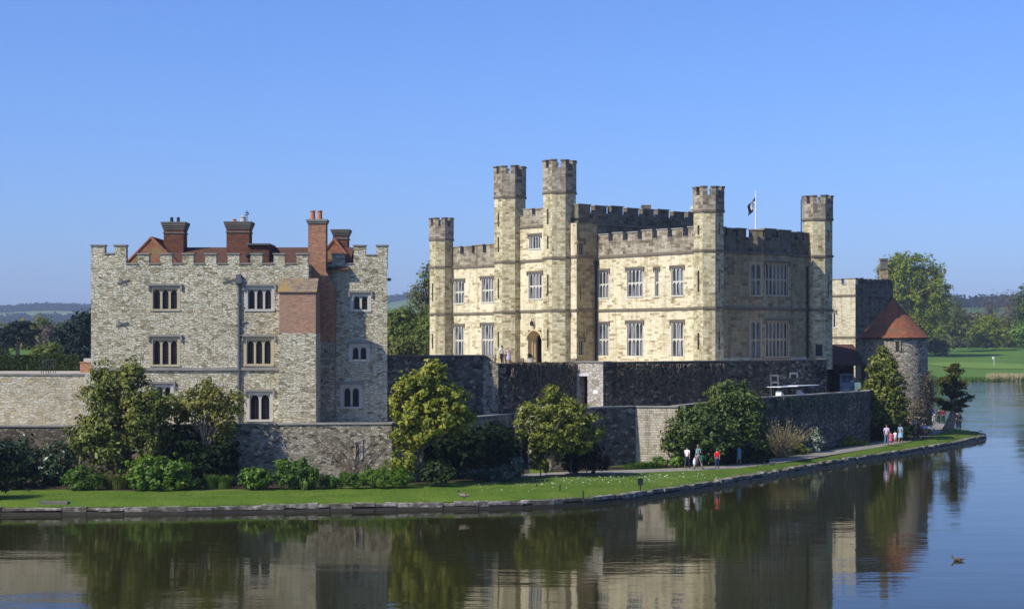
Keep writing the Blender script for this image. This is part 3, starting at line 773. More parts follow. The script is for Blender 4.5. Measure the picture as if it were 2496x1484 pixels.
# roofs
def roofpart(name, quads, mat):
    k = MB()
    for q in quads: k.add(q, [tuple(range(len(q)))])
    return k.build(name, M[mat], house)
rz = wz(603, 110); ex0, ex1 = wx(300, 110), wx(866, 110)
roofpart('roof', [[(ex0, 105.9, 13.9), (ex1, 105.9, 13.9), (wx(862, 110), 110, rz), (wx(400, 110), 110, rz)], [(ex0, 114, 13.9), (ex1, 114, 13.9), (wx(862, 110), 110, rz), (wx(400, 110), 110, rz)]], 'tile_dark')
for (ax, ay, x0, x1, Yf, Ya) in ((369, 581, 302, 438, 105.3, 107.2), (815, 585, 762, 868, 107.3, 108.8)):
    ap = W(ax, ay, Ya); b0 = W(x0, 650, Yf); b1 = W(x1, 650, Yf); bk = Vector((ap.x, 114, ap.z)); c0 = Vector((b0.x, 114, b0.z)); c1 = Vector((b1.x, 114, b1.z))
    o = roofpart('roof', [[b0, b1, ap], [b1, c1, bk, ap], [b0, ap, bk, c0]], 'tile')
    rg = MB()
    for q in (b0, b1, bk): rg.tube([q + (Vector((0, 0, .03))), ap + Vector((0, 0, .03))], .1, 6)
    rg.build('ridge_tiles', M['tile_cone'], o)
for x in (632, 478, 525, 705): pass
k = MB(); k.box(wx(609, 108), wx(660, 108), 107.2, 109.9, 14, wz(599, 108)); dm = k.build('dormer', M['tile_dark'], house)
k = MB(); zz = wz(599, 108); k.box(wx(606, 108), wx(662, 108), 107.0, 109.95, zz, zz + .1); k.build('dormer_roof', M['lead'], dm)
def chimney(x0, x1, ytop, ycap, Y, mat, pots, capw=.14):
    k = MB(); a, b = wx(x0, Y), wx(x1, Y); zc_, z1 = wz(ycap, Y), wz(ytop, Y)
    k.box(a, b, Y, Y + 1.3, 13.5, zc_); o = k.build('chimney', M[mat], house)
    k = MB(); k.box(a - .05, b + .05, Y - .05, Y + 1.35, zc_ - .25, zc_ - .16)
    n = 3; hgt = (z1 - zc_)
    for i in range(n): e = capw * (i + 1) / n; k.box(a - e, b + e, Y - e, Y + 1.3 + e, zc_ + hgt * i / n * .8, zc_ + hgt * (i + 1) / n * .8)
    k.build('chimney_cap', M['coping_dark'], o)
    k = MB(); e = capw + .03; k.box(a - e, b + e, Y - e, Y + 1.3 + e, zc_ + hgt * .8, z1); k.build('chimney_coping', M['coping_dark'], o)
    for (x, h, mt, r) in pots:
        k = MB(); xx = wx(x, Y); k.lathe(xx, Y + .6, [(r, z1), (r * .85, z1 + h * .75), (r * 1.15, z1 + h * .8), (r * .5, z1 + h)], 10); k.build('chimney_pot', M[mt], o)
    return o
chimney(399, 447, 541, 560, 109, 'brick_dark', [(414, .36, 'iron', .12), (430, .36, 'iron', .12)])
c2 = chimney(552, 607, 540, 558, 108.6, 'brick_dark', [(568, .22, 'terracotta', .14), (589, .42, 'dressed', .2)])
k = MB(); q = W(602, 540, 109); k.tube([q, q + Vector((0, 0, .75))], .025, 5); k.tube([q + Vector((-.18, 0, .4)), q + Vector((.14, 0, .5))], .03, 5); k.tube([q + Vector((-.1, 0, .6)), q + Vector((.12, 0, .55))], .035, 5); k.build('aerial', M['iron'], c2)
chimney(812, 847, 559, 574, 111, 'brick_dark', [])
k = MB(); q = W(605, 640, 105.8); k.tube([q, q + Vector((0, 0, .35))], .05, 6); k.lathe(q.x, q.y, [(.05, q.z + .3), (.17, q.z + .36), (.2, q.z + .5), (.05, q.z + .6)], 10); k.build('floodlight', M['iron'], house)
k = MB(); q = W(950, 681, YR + .3); k.box(xe + .002, xe + .22, YR + .1, YR + .4, q.z - .1, q.z + .08); k.build('water_spout', M['black'], house)
# ================================================================ far gatehouse, passage, round tower
Cg = Vector((wx(2085, 172), 172))
gh = thing('gatehouse', (Cg.x, Cg.y + 5, 5), 'small pale stone building with battlements and a tall chimney behind the round tower', 'building')
GL = PL(Cg, A_, -B_); GR = PL(Cg, B_, -A_)
w = MB(); hh = [GL.rect(2022, 2036, 762, 797)]
sGR = GR.sx(2176); panel(w, GL, 0, 9, 5, 14.2, hh); w2 = MB(); panel(w2, GR, 0, sGR, 5, 14.2); w2.build('side_wall', M['ashlar_dark'], gh)  # side wall: same stone as the front, shade painted in by a darker colour
q = Cg + B_ * sGR; q2 = Cg + A_ * 9
w.quad((q.x, q.y, 5), (q.x + A_.x * 9, q.y + A_.y * 9, 5), (q.x + A_.x * 9, q.y + A_.y * 9, 14.2), (q.x, q.y, 14.2))
w.build('wall', M['ashlar_grey'], gh)
window(gh, GL, hh[0], 2, 1, M['frame_white'], M['glass_dark'], border=.14)
pr, cp, pr2 = MB(), MB(), MB()
battlement(pr, cp, GL, 0, 9, 14.2, 15.3, 15.85, 5, .25, .4, .0, seed=21); battlement(pr2, cp, GR, 0, sGR, 14.2, 15.3, 15.85, 9, .33, .4, .1, seed=22)
pr.build('parapet', M['ashlar_grey'], gh); pr2.build('side_parapet', M['ashlar_dark'], gh); cp.build('coping', M['coping'], gh)  # side parapet carries the same painted shade as the side wall
s_ = MB()
for pl, L in ((GL, 9), (GR, sGR)):
    for z in (14.15, 9.75): pbox(s_, pl, 0, L, z - .09, z + .09, -.05, .1)
s_.build('string_course', M['string'], gh)
rf = MB(); rf.quad((Cg.x, Cg.y, 14.8), (q.x, q.y, 14.8), (q.x + A_.x * 9, q.y + A_.y * 9, 14.8), (q2.x, q2.y, 14.8)); rf.build('roof', M['lead'], gh)
Yc = GR.Y(GR.sx(2156)) + .5
k = MB(); x0, x1 = wx(2147, Yc), wx(2165, Yc); k.box(x0, x1, Yc, Yc + .8, 14, wz(656, Yc)); o = k.build('chimney', M['ashlar_shade'], gh)
k = MB(); k.box(x0 - .08, x1 + .08, Yc - .08, Yc + .88, wz(656, Yc), wz(652, Yc)); k.box(x0 + .06, x1 - .06, Yc + .06, Yc + .74, wz(652, Yc), wz(634, Yc)); k.box(x0, x1, Yc, Yc + .8, wz(634, Yc), wz(630, Yc)); k.build('chimney_cap', M['coping_dark'], o)

# dark lean-to passage between castle and round tower
Yp = 152.0
ps = thing('passage_shed', (wx(2065, Yp), Yp + 3, 3.9), 'dark open-fronted lean-to with tiled roof between castle and round tower', 'shed')
x0, x1 = wx(2016, Yp), wx(2112, Yp); ze = wz(888, Yp); zr = wz(839, 158)
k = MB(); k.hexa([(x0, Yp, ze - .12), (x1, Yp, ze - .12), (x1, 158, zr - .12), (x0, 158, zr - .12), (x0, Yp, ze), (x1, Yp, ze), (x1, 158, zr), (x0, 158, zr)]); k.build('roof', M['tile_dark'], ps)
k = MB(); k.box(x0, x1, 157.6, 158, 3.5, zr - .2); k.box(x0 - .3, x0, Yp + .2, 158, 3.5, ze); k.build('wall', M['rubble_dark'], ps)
for xx in (x0 + .15, x1 - .15):
    k = MB(); k.box(xx - .12, xx + .12, Yp + .15, Yp + .4, 3.5, ze - .1); k.build('post', M['dark_door'], ps)

# round tower with conical tiled roof
Yt = 153.0; xt = wx(2180, Yt); zE = wz(822, Yt); rt = 3.0
rtw = thing('round_tower', (xt, Yt, .5), 'round rubble stone tower with red conical tiled roof at the waterside path', 'tower')
k = MB(); prof = [(rt + .1, .3)] + [(rt + .1 - .1 * i / 12, .3 + (zE - .3) * i / 12) for i in range(1, 13)]; k.lathe(xt, Yt, prof, 48, False); k.build('wall', M['rubble_tower'], rtw, True, (xt, Yt, rt))
k = MB(); zA = wz(724, Yt); n = 14
k.lathe(xt - .05, Yt, [(3.24 * (1 - i / n) ** 1.03 + .06 * math.sin(i / n * 3.14) * -1, zE - .02 + (zA - zE) * (i / n)) for i in range(n)] + [(.02, zA)], 40, False)
k.build('roof', M['tile_cone'], rtw, True, (xt, Yt, 1.6))
k = MB(); k.lathe(xt - .05, Yt, [(3.26, zE - .1), (3.27, zE - .02), (2.8, zE - .01), (2.8, zE - .1)], 40, False); k.build('eaves', M['tile_dark'], rtw)
for ang, za, zb in ((-98, 8.4, 9.3),):
    a = R(ang); pl = PL((xt + (rt - .1) * math.cos(a), Yt + (rt - .1) * math.sin(a)), (-math.sin(a), math.cos(a)), (math.cos(a), math.sin(a)))
    k = MB(); pbox(k, pl, -.16, .16, za, zb, -.1, .14); o = k.build('slit_window', M['glass_slit'], rtw)
    k = MB(); pbox(k, pl, -.3, -.16, za, zb, -.1, .19); pbox(k, pl, .16, .3, za, zb, -.1, .19); pbox(k, pl, -.34, .34, zb, zb + .15, -.1, .2); k.build('surround', M['rubble_tower'], o)

# ================================================================ garden walls
def wallrun(name, pts, z0, thick, mat, label, cop='coping', capo=.07, caph=.1, cat='wall', step=None):
    """masonry wall along pts (x, y, top z); the visible face runs through pts"""
    P = [Vector(p[:2]) for p in pts]; n = len(P); N = []
    for i in range(n):
        d = Vector((0, 0))
        if i < n - 1: d += (P[i + 1] - P[i]).normalized()
        if i: d += (P[i] - P[i - 1]).normalized()
        d.normalize(); m = Vector((-d.y, d.x))
        if i and i < n - 1:
            dd = (P[i + 1] - P[i]).normalized(); m /= max(.4, m.dot(Vector((-dd.y, dd.x))))
        N.append(m)
    t = thing(name, (P[0].x, P[0].y, z0), label, cat)
    def strip(o0, o1, zlo, zhi):
        k = MB()
        for i in range(n - 1):
            a0, a1 = P[i] + N[i] * o0, P[i + 1] + N[i + 1] * o0; b0, b1 = P[i] + N[i] * o1, P[i + 1] + N[i + 1] * o1
            za, zb = zlo(i), zlo(i + 1); zc, zd = zhi(i), zhi(i + 1)
            v = [(*a0, za), (*a1, zb), (*b1, zb), (*b0, za), (*a0, zc), (*a1, zd), (*b1, zd), (*b0, zc)]
            f = [(0, 1, 5, 4), (2, 3, 7, 6), (4, 5, 6, 7), (3, 2, 1, 0)]
            if i == 0: f.append((3, 0, 4, 7))
            if i == n - 2: f.append((1, 2, 6, 5))
            k.add(v, f)
        return k
    strip(0, thick, lambda i: z0, lambda i: pts[i][2] - caph).build('masonry', M[mat], t)
    strip(-capo, thick + capo, lambda i: pts[i][2] - caph, lambda i: pts[i][2]).build('coping', M[cop], t)
    return t
def wp(x, Y, z): return (wx(x, Y), Y, z)
def densify(pts, step=1.2, jit=.02, seed=1):
    r = random.Random(seed); out = []
    for a, b in zip(pts[:-1], pts[1:]):
        L = (Vector(b[:2]) - Vector(a[:2])).length; m = max(1, int(L / step))
        for i in range(m):
            t = i / m; out.append(tuple(a[j] + (b[j] - a[j]) * t for j in range(2)) + (a[2] + (b[2] - a[2]) * t + r.uniform(-jit, jit),))
    out.append(pts[-1]); return out

rw = wallrun('retaining_wall', densify([wp(-60, 104.6, 7.22), wp(207, 104.6, 7.22)], jit=.01), 3.2, .6, 'rubble_terrace', 'tall pale stone retaining wall below the clipped hedge', cop='coping')
k = MB(); xx = wx(207, 104.6); k.box(xx, xx + .35, 104.55, 105.4, 3.2, 7.2); k.build('pier', M['dressed'], rw)
wallrun('garden_wall', densify([wp(-60, 100.6, 4.12), wp(330, 100.6, 4.12)], jit=.01), .3, .5, 'rubble_brown', 'low brown stone wall at far left below the pale retaining wall')
gw = wallrun('garden_wall', densify([wp(330, 100.6, 4.2), wp(560, 100.2, 4.24), wp(955, 99.6, 4.34), wp(1252, 112.7, 4.32)], jit=.015, seed=2), .3, .5, 'rubble_wall', 'long grey flint wall below the stone house with a narrow arrow slit')
pl = PL((wx(560, 100.2), 100.2), (wx(955, 99.6) - wx(560, 100.2), -.6), (0, -1))
r_ = pl.rect(868.5, 874.5, 1082, 1112)
k = MB(); pbox(k, pl, r_[0] - .03, r_[1] + .03, r_[2], r_[3], -.1, .025); o = k.build('arrow_slit', M['glass_slit'], gw)
k = MB(); pbox(k, pl, r_[1] + .03, r_[1] + .26, r_[2] - .2, r_[3] + .1, -.1, .05); pbox(k, pl, r_[0] - .14, r_[0] - .03, r_[2] - .2, r_[3] + .1, -.1, .05); pbox(k, pl, r_[0] - .14, r_[1] + .26, r_[3] + .1, r_[3] + .3, -.1, .06); k.build('surround', M['rubble_pale'], o)
# garden gate: pale opening, gate leaf
def opening(name, p, q, ztop, z0, hx0, hx1, hz, mat, label, cat, depth, leafmat_, lintel):
    d = Vector(q) - Vector(p); n = Vector((d.y, -d.x)); n = n if n.y < 0 else -n
    pl = PL(p, d, n); L = d.length
    t = thing(name, (p[0], p[1], z0), label, cat)
    k = MB(); panel(k, pl, 0, L, z0, ztop, [(pl.sx(hx0), pl.sx(hx1), z0, hz)], depth)
    pbox(k, pl, 0, pl.sx(hx0), ztop - .3, ztop, -depth, -.01); pbox(k, pl, pl.sx(hx1), L, z0, ztop, -depth, -.01)
    k.build('masonry', M[mat], t)
    k = MB(); pbox(k, pl, -.06, L + .06, ztop, ztop + .1, -depth - .06, .07); k.build('coping', M['coping'], t)
    k = MB(); pbox(k, pl, pl.sx(hx0) + .02, pl.sx(hx1) - .02, z0, hz - .02, -depth * .8, -depth * .72); k.build('door', M[leafmat_], t)
    k = MB(); pbox(k, pl, pl.sx(hx0) - .15, pl.sx(hx1) + .15, hz, hz + .22, -.2, .03); k.build('lintel', M[lintel], t)
    return t, pl
gt, gpl = opening('garden_gate', wp(1253, 112.4, 0)[:2], wp(1306, 111.6, 0)[:2], 4.28, .4, 1264, 1287, 3.0, 'rubble_pale', 'pale stone gateway with dark doorway in the wall behind the magnolia', 'gate', .7, 'black', 'dressed')
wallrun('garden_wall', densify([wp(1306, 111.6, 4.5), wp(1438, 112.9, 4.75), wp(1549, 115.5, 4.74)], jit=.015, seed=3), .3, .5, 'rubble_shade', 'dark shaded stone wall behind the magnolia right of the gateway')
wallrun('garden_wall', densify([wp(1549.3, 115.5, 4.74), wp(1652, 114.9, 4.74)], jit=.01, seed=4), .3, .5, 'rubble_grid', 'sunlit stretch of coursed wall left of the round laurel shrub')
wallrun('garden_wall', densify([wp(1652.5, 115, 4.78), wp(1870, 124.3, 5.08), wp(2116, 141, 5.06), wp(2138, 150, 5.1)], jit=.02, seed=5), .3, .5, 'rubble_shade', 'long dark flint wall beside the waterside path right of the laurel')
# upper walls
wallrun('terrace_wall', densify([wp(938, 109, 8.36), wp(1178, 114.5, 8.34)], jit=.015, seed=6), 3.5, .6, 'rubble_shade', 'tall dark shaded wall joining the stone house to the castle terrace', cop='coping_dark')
cv = []
for i in range(6):
    t = i / 5; cv.append(wp(1178.3 + 36 * t, 114.5 + .15 * math.sin(t * 3.1) + .2 * t, 8.34 - .6 * (t * t * (3 - 2 * t))))
wallrun('terrace_wall', cv, 3.5, .6, 'rubble_wall', 'short curved wall piece stepping down between two dark terrace walls', cop='coping_dark')
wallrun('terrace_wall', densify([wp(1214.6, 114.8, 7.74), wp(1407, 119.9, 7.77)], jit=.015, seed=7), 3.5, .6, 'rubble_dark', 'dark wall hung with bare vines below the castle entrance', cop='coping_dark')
dg, dpl = opening('stair_doorway', wp(1405, 119.7, 0)[:2], wp(1470, 118.6, 0)[:2], 7.74, 3.4, 1411, 1432, 6.75, 'rubble_pale', 'pale stone pier with a dark doorway and white lintel in the terrace wall', 'doorway', 1.2, 'black', 'whitestone')
k = MB(); a = dpl.sx(1446); zz = wz(957, 121.2); pbox(k, dpl, a, a + .38, zz, zz + .26, .0, .03); k.build('plaque', M['white'], dg)
tw_pts = densify([wp(1470.5, 118.6, 7.79), wp(2015, 137.4, 7.8)], jit=.012, seed=8)
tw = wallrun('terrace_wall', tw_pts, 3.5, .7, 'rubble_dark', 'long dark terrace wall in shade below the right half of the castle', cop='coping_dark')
TP = PL(tw_pts[0][:2], Vector(tw_pts[-1][:2]) - Vector(tw_pts[0][:2]), -A_)
for x0, x1, y0, y1 in ((1879, 1893, 917, 928), (1926, 1940, 912, 921), (1880, 1894, 934, 985)):
    r = TP.rect(x0, x1, y0, y1); k = MB(); pbox(k, TP, *r, -.1, .03); o = k.build('small_window' if y1 < 950 else 'small_door', M['glass_slit'], tw)
    k = MB(); b = .16; pbox(k, TP, r[0] - b, r[0], r[2], r[3], -.1, .08); pbox(k, TP, r[1], r[1] + b, r[2], r[3], -.1, .08); pbox(k, TP, r[0] - b, r[1] + b, r[3], r[3] + b, -.1, .09); k.build('surround', M['rubble_grid'], o)
ew = wp(2015, 137.9, 7.8)
wallrun('terrace_wall', [ew, (ew[0] + 1.2, ew[1] + 8.5, 7.8)], 3.5, .6, 'rubble_dark', 'end wall of the castle terrace turning back toward the lean-to', cop='coping_dark')
# stone caps on the gate piers
for i, (x, y, Y, lb) in enumerate(((1275, 1003, 112.2, 'white rounded stone cap on the gateway at the left of the magnolia'), (1326, 1004, 112.0, 'white rounded stone cap half hidden inside the magnolia leaves'), (1387, 1002, 109, 'white rounded stone cap on the wall at the right of the magnolia'))):
    q = W(x, y, Y + .3); r = .27 if i == 0 else .22
    t = tag(None or (lambda k: (k.lathe(q.x, q.y, [(r * 1.15, 4.3), (r * 1.15, q.z - .15), (r * .8, q.z - .12), (r, q.z - .02), (r * 1.02, q.z + .12), (r * .85, q.z + .27), (r * .5, q.z + .36), (.03, q.z + .4)], 14), k)[1])(MB()).build('rounded_stone', M['whitestone'], smooth=True), lb, 'stone cap', 'white stone caps on the garden gate')

# ================================================================ the ground
def sheet(name, poly, z, mat, kind='structure', zs=None):
    k = MB(); k.add([(p[0], p[1], z if zs is None else zs[i]) for i, p in enumerate(poly)], [tuple(range(len(poly)))])
    o = k.build(name, mat); o['kind'] = kind; return o
def grassmat(name, c0, c1, c2, sc=1.0):
    t = NT(name); uv = t.uv()
    n = t.noise(uv, .35 * sc, 5, .6); n2 = t.noise(uv, 9, 3, .7); n3 = t.noise(t.scale(uv, (.6, 3, 1)), 1.2 * sc, 3)
    v = t.math('ADD', t.math('MULTIPLY', n, .6), t.math('ADD', t.math('MULTIPLY', n2, .3), t.math('MULTIPLY', n3, .25)))
    c = t.ramp(v, [(.32, c0), (.55, c1), (.78, c2)])
    return t.finish(c, .9, t.bump(n2, .8, .06), spec=.1)
M['grass'] = grassmat('lawn', (.045, .09, .009), (.085, .142, .014), (.155, .195, .032))
M['soil'] = flat('soil', (.05, .036, .024), .95, .5, .1, nscale=4)
M['path'] = flat('path_gravel', (.27, .24, .22), .95, .2, .1, nscale=3)
M['paving'] = flat('terrace_paving', (.4, .36, .29), .9, .2, .1)
wl = [(-80, 1256.5), (0, 1256), (300, 1254), (454, 1252.5), (582, 1249.5), (885, 1245), (1050, 1242.5), (1165, 1241), (1248, 1238.5), (1350, 1234.5), (1467, 1227), (1550, 1217.5), (1619, 1207), (1747, 1187), (1830, 1171.5), (1880, 1163), (1960, 1148.5), (2050, 1132.5), (2120, 1121), (2201, 1108.5), (2322, 1088), (2385, 1075)]
edge = [ground(x, y, 0.0) for x, y in wl]
edge = [Vector((-60, edge[0].y, 0))] + edge
edge += [Vector((x, y, 0)) for x, y in ((44.8, 155.4), (45.5, 157.4), (45.8, 160), (45.7, 163.5), (45.3, 166.5), (45.6, 169.5), (46.2, 173), (44.8, 177), (41, 190), (46, 240), (20, 275))]
# smooth the shoreline
fine = []
for i in range(len(edge) - 1):
    p0, p1, p2, p3 = edge[max(i - 1, 0)], edge[i], edge[i + 1], edge[min(i + 2, len(edge) - 1)]
    L = (p2 - p1).length; m = max(1, int(L / .6))
    for j in range(m):
        t = j / m
        la, lc = (p1 - p0).length + L, (p3 - p2).length + L
        m1, m2 = (p2 - p0) * (L / la), (p3 - p1) * (L / lc)
        fine.append(p1 * (2 * t ** 3 - 3 * t * t + 1) + m1 * (t ** 3 - 2 * t * t + t) + p2 * (3 * t * t - 2 * t ** 3) + m2 * (t ** 3 - t * t))
fine.append(edge[-1])
ZG = .62
def inward(i, w):
    a, b = fine[max(i - 1, 0)], fine[min(i + 1, len(fine) - 1)]; d = (b - a).normalized(); return fine[i] + Vector((-d.y, d.x, 0)) * w
KW = .45
isl = [inward(i, 1.7) for i in range(len(fine))]
ks = MB()
for w0, z0, w1, z1 in ((KW - .02, .37, 1.0, .5), (1.0, .5, 1.7, ZG)):
    for i in range(len(fine) - 1):
        a, b, c, d = inward(i, w0), inward(i + 1, w0), inward(i + 1, w1), inward(i, w1); ks.quad((*a[:2], z0), (*b[:2], z0), (*c[:2], z1), (*d[:2], z1))
o = ks.build('lawn_edge', M['grass'], smooth=True); o['kind'] = 'structure'
lawn = sheet('lawn', [(p.x, p.y) for p in isl] + [(-130, 275), (-130, fine[0].y)], ZG, M['grass'])
# stone kerb in separate worn blocks along the water, and a lower footing course
kb = MB(); kb2 = MB(); rnd = random.Random(5)
def block(i, j, w0, w1, z0, z1):
    a0, a1, b1, b0 = inward(i, w0), inward(j, w0), inward(j, w1), inward(i, w1)
    e = (a1 - a0) * .004
    kb.hexa([(*(a0 + e)[:2], z0), (*(a1 - e)[:2], z0), (*(b1 - e)[:2], z0), (*(b0 + e)[:2], z0), (*(a0 + e)[:2], z1), (*(a1 - e)[:2], z1), (*(b1 - e)[:2], z1 + .01), (*(b0 + e)[:2], z1 + .01)])
i = 0
while i < len(fine) - 2:
    j = min(len(fine) - 1, i + rnd.choice([1, 1, 2])); o = rnd.uniform(-.05, .06)
    block(i, j, o, KW + .04, .2 + rnd.uniform(-.05, .05), .385 + rnd.uniform(-.06, .06))
    kb, kb_top = kb2, kb
    block(i, j, -.07 + o * .6, KW + .02, -.4, .15 + rnd.uniform(-.03, .03))
    kb = kb_top
    i = j
t = NT('kerb_stone'); o_ = t.obj(); n = t.noise(o_, 2.2, 5, .7); n2 = t.noise(o_, .45, 3)
c = t.ramp(n, [(.28, (.04, .034, .027)), (.5, (.17, .15, .12)), (.66, (.5, .45, .37))]); c = t.mix(t.ramp(n2, [(.5, 0), (.68, .7)]), c, (.07, .08, .035, 1))
M['kerb'] = t.finish(c, .95, t.bump(n, 1, .08), spec=.1)
kbo = kb.build('kerb', M['kerb']); kbo['kind'] = 'structure'
M['kerb_wet'] = flat('wet_kerb_stone', (.055, .047, .034), .5, .6, .3, nscale=1.5)
kbo = kb2.build('kerb_footing', M['kerb_wet']); kbo['kind'] = 'structure'
# path
pn = [(1240, 1166), (1300, 1161.5), (1400, 1157), (1500, 1153.5), (1600, 1149.5), (1700, 1146), (1800, 1140.5), (1880, 1130), (1959, 1119.5), (2080, 1099), (2156, 1087), (2210, 1077), (2262, 1064), (2290, 1055), (2318, 1047), (2322, 1038)]
pf = [(1240, 1158), (1300, 1153), (1400, 1149), (1500, 1146), (1600, 1142.5), (1700, 1138.5), (1790, 1131), (1850, 1121), (1959, 1107), (2070, 1088), (2150, 1074), (2200, 1064), (2240, 1051), (2262, 1041), (2272, 1032), (2266, 1024)]
k = MB()
a = [ground(x, y, ZG + .008) for x, y in pn]; b = [ground(x, y, ZG + .008) for x, y in pf]
for i in range(len(a) - 1): k.quad(a[i], a[i + 1], b[i + 1], b[i])
po = k.build('path', M['path']); po['kind'] = 'structure'
# planting bed along the wall foot
bed = [ground(x, y, ZG + .005) for x, y in ((-60, 1196), (150, 1192), (330, 1196), (500, 1193), (700, 1190), (900, 1184), (1050, 1177), (1180, 1170), (1290, 1157))]
bk = [Vector((p.x * 1.08, 101.3 if p.x < -6 else 113, ZG + .005)) for p in bed]
k = MB()
for i in range(len(bed) - 1): k.quad(bed[i], bed[i + 1], bk[i + 1], bk[i])
so = k.build('planting_bed', M['soil']); so['kind'] = 'structure'
bed2 = [ground(x, y, ZG + .005) for x, y in ((1330, 1150), (1480, 1146), (1660, 1139), (1800, 1130), (1860, 1119), (1960, 1106), (2070, 1087), (2150, 1073))]
bk2 = [Vector((wx(x, Y), Y, ZG + .005)) for x, Y in ((1330, 111.7), (1440, 112.8), (1640, 115), (1760, 119), (1850, 123), (1960, 130), (2090, 139), (2150, 149))]
k = MB()
for i in range(len(bed2) - 1): k.quad(bed2[i], bed2[i + 1], bk2[i + 1], bk2[i])
so = k.build('planting_bed', M['soil']); so['kind'] = 'structure'
# terraces behind the walls
def T(x, Y): return (wx(x, Y), Y)
sheet('terrace', [(-60, 105.1), T(206, 105.1), T(222, 106), T(938, 109.5), T(1178, 115), T(1216, 115.3), T(1405, 120.6), T(1412, 121.0), T(1470, 119.5), T(2012, 138.1), T(2016, 146), T(2016, 158), (39, 185), (38, 255), (-130, 255), (-130, 105.1)], 7.15, M['paving'])
sheet('lower_terrace', [(-60, 101.0), T(560, 100.6), T(955, 100.1), T(1250, 113.1), T(1306, 112), T(1438, 113.4), T(1549, 116), T(1650, 115.4), T(1870, 124.8), T(2116, 141.5), T(2140, 150.3), T(2130, 165), T(2010, 165), T(1470, 124), T(940, 112), (-60, 106)], 3.7, M['paving'])

# far terrain: lake bed, meadow, hills - one sheet to the horizon
def smooth(t): t = min(1, max(0, t)); return t * t * (3 - 2 * t)
def shore(x): return 384 + 10 * math.sin(x * .013 + 1) + 5 * math.sin(x * .05)
def terr(x, y):
    d = y - shore(x)
    if x < 50: d = max(d, (60 - x) * 1.0 + (y - 285) if y > 285 else -50)
    if d < 0: return max(-2.5, d * .06 - .3)
    z = .25 + 7.4 * smooth(d / 230) + .5 * math.sin(x * .02 + y * .013) * smooth(d / 120)
    u = (y - 900) / 900
    if u > 0:
        ang = x / y
        right = 46 + 6 * math.sin(ang * 14) + 3.5 * math.sin(ang * 37 + 1)
        z += right * smooth(u) * smooth((ang + .12) / .12)
        u2 = (y - 1900) / 1700
        left = 62 + 6 * math.sin(ang * 23 + 2) + 2.5 * math.sin(ang * 61) + 40 * (ang + .3)
        z += left * smooth(u2) * (1 - smooth((ang + .06) / .2) * .85)
    return z
xs = np.concatenate([np.linspace(-1, -.42, 14)[:-1], np.linspace(-.42, .42, 150), np.linspace(.42, 1, 14)[1:]])
ys = np.concatenate([[30, 60, 90, 150, 200, 240], np.linspace(270, 420, 32), np.linspace(430, 900, 40), np.linspace(930, 1900, 40), np.linspace(1960, 5200, 50)])
vs, fs = [], []
for y in ys:
    for a_ in xs: x = a_ * (y + 60); vs.append((x, y, terr(x, y)))
nx = len(xs)
for j in range(len(ys) - 1):
    for i in range(nx - 1): fs.append((j * nx + i, j * nx + i + 1, (j + 1) * nx + i + 1, (j + 1) * nx + i))
k = MB(); k.add(vs, fs)
t = NT('meadow'); o_ = t.n('NewGeometry').outputs['Position']
n = t.noise(o_, .02, 5, .6); n2 = t.noise(o_, .4, 4, .7); n3 = t.noise(t.scale(o_, (.3, 1.6, 1)), .06, 4)
v = t.math('ADD', t.math('MULTIPLY', n, .45), t.math('ADD', t.math('MULTIPLY', n2, .3), t.math('MULTIPLY', n3, .3)))
c = t.ramp(v, [(.36, (.045, .10, .018)), (.52, (.08, .15, .025)), (.66, (.125, .19, .035)), (.8, (.17, .2, .05))])
sp = t.n('SeparateXYZ'); t.link(o_, sp.inputs[0])
fld = t.n('TexVoronoi', i_Scale=.0035); t.link(t.scale(o_, (1, .35, 0)), fld.inputs['Vector'])
sc_c = t.n('SeparateColor'); t.link(fld.outputs['Color'], sc_c.inputs[0])
far = t.ramp(sc_c.outputs[0], [(0, (.05, .085, .03)), (.4, (.09, .15, .04)), (.7, (.16, .19, .07)), (1, (.06, .09, .035))])
c = t.mix(t.ramp(t.math('DIVIDE', sp.outputs[1], 2200.0), [(.4, 0), (.5, 1)]), c, far)
M['meadow'] = t.finish(c, .95, t.bump(n2, .6, .3), spec=.05)
to = k.build('terrain', M['meadow'], smooth=True); to['kind'] = 'structure'

# lake
t = NT('lake_water'); o_ = t.n('NewGeometry').outputs['Position']
n1 = t.noise(t.scale(o_, (.55, 1.5, 1)), 1.1, 3, .6); n2 = t.noise(t.scale(o_, (.16, .5, 1)), .8, 3, .5)
patch = t.noise(t.scale(o_, (.5, 1, 1)), .07, 3, .6)
amp = t.ramp(patch, [(.36, .25), (.62, 1)])
spw = t.n('SeparateXYZ'); t.link(o_, spw.inputs[0])
amp = t.math('MULTIPLY', amp, t.ramp(t.math('DIVIDE', spw.outputs[1], 400.0), [(.38, .17), (.52, 1)]))   # the open lake is windier than the sheltered moat
h = t.math('MULTIPLY', t.math('ADD', t.math('MULTIPLY', n1, .35), t.math('MULTIPLY', n2, .8)), amp)
M['water'] = t.finish((.021, .0205, .005), .035, t.bump(h, 1.0, .15), spec=.5, IOR=1.19)
k = MB(); k.quad((-700, 20, 0), (900, 20, 0), (900, 430, 0), (-700, 430, 0))
wo = k.build('water', M['water']); wo['kind'] = 'structure'
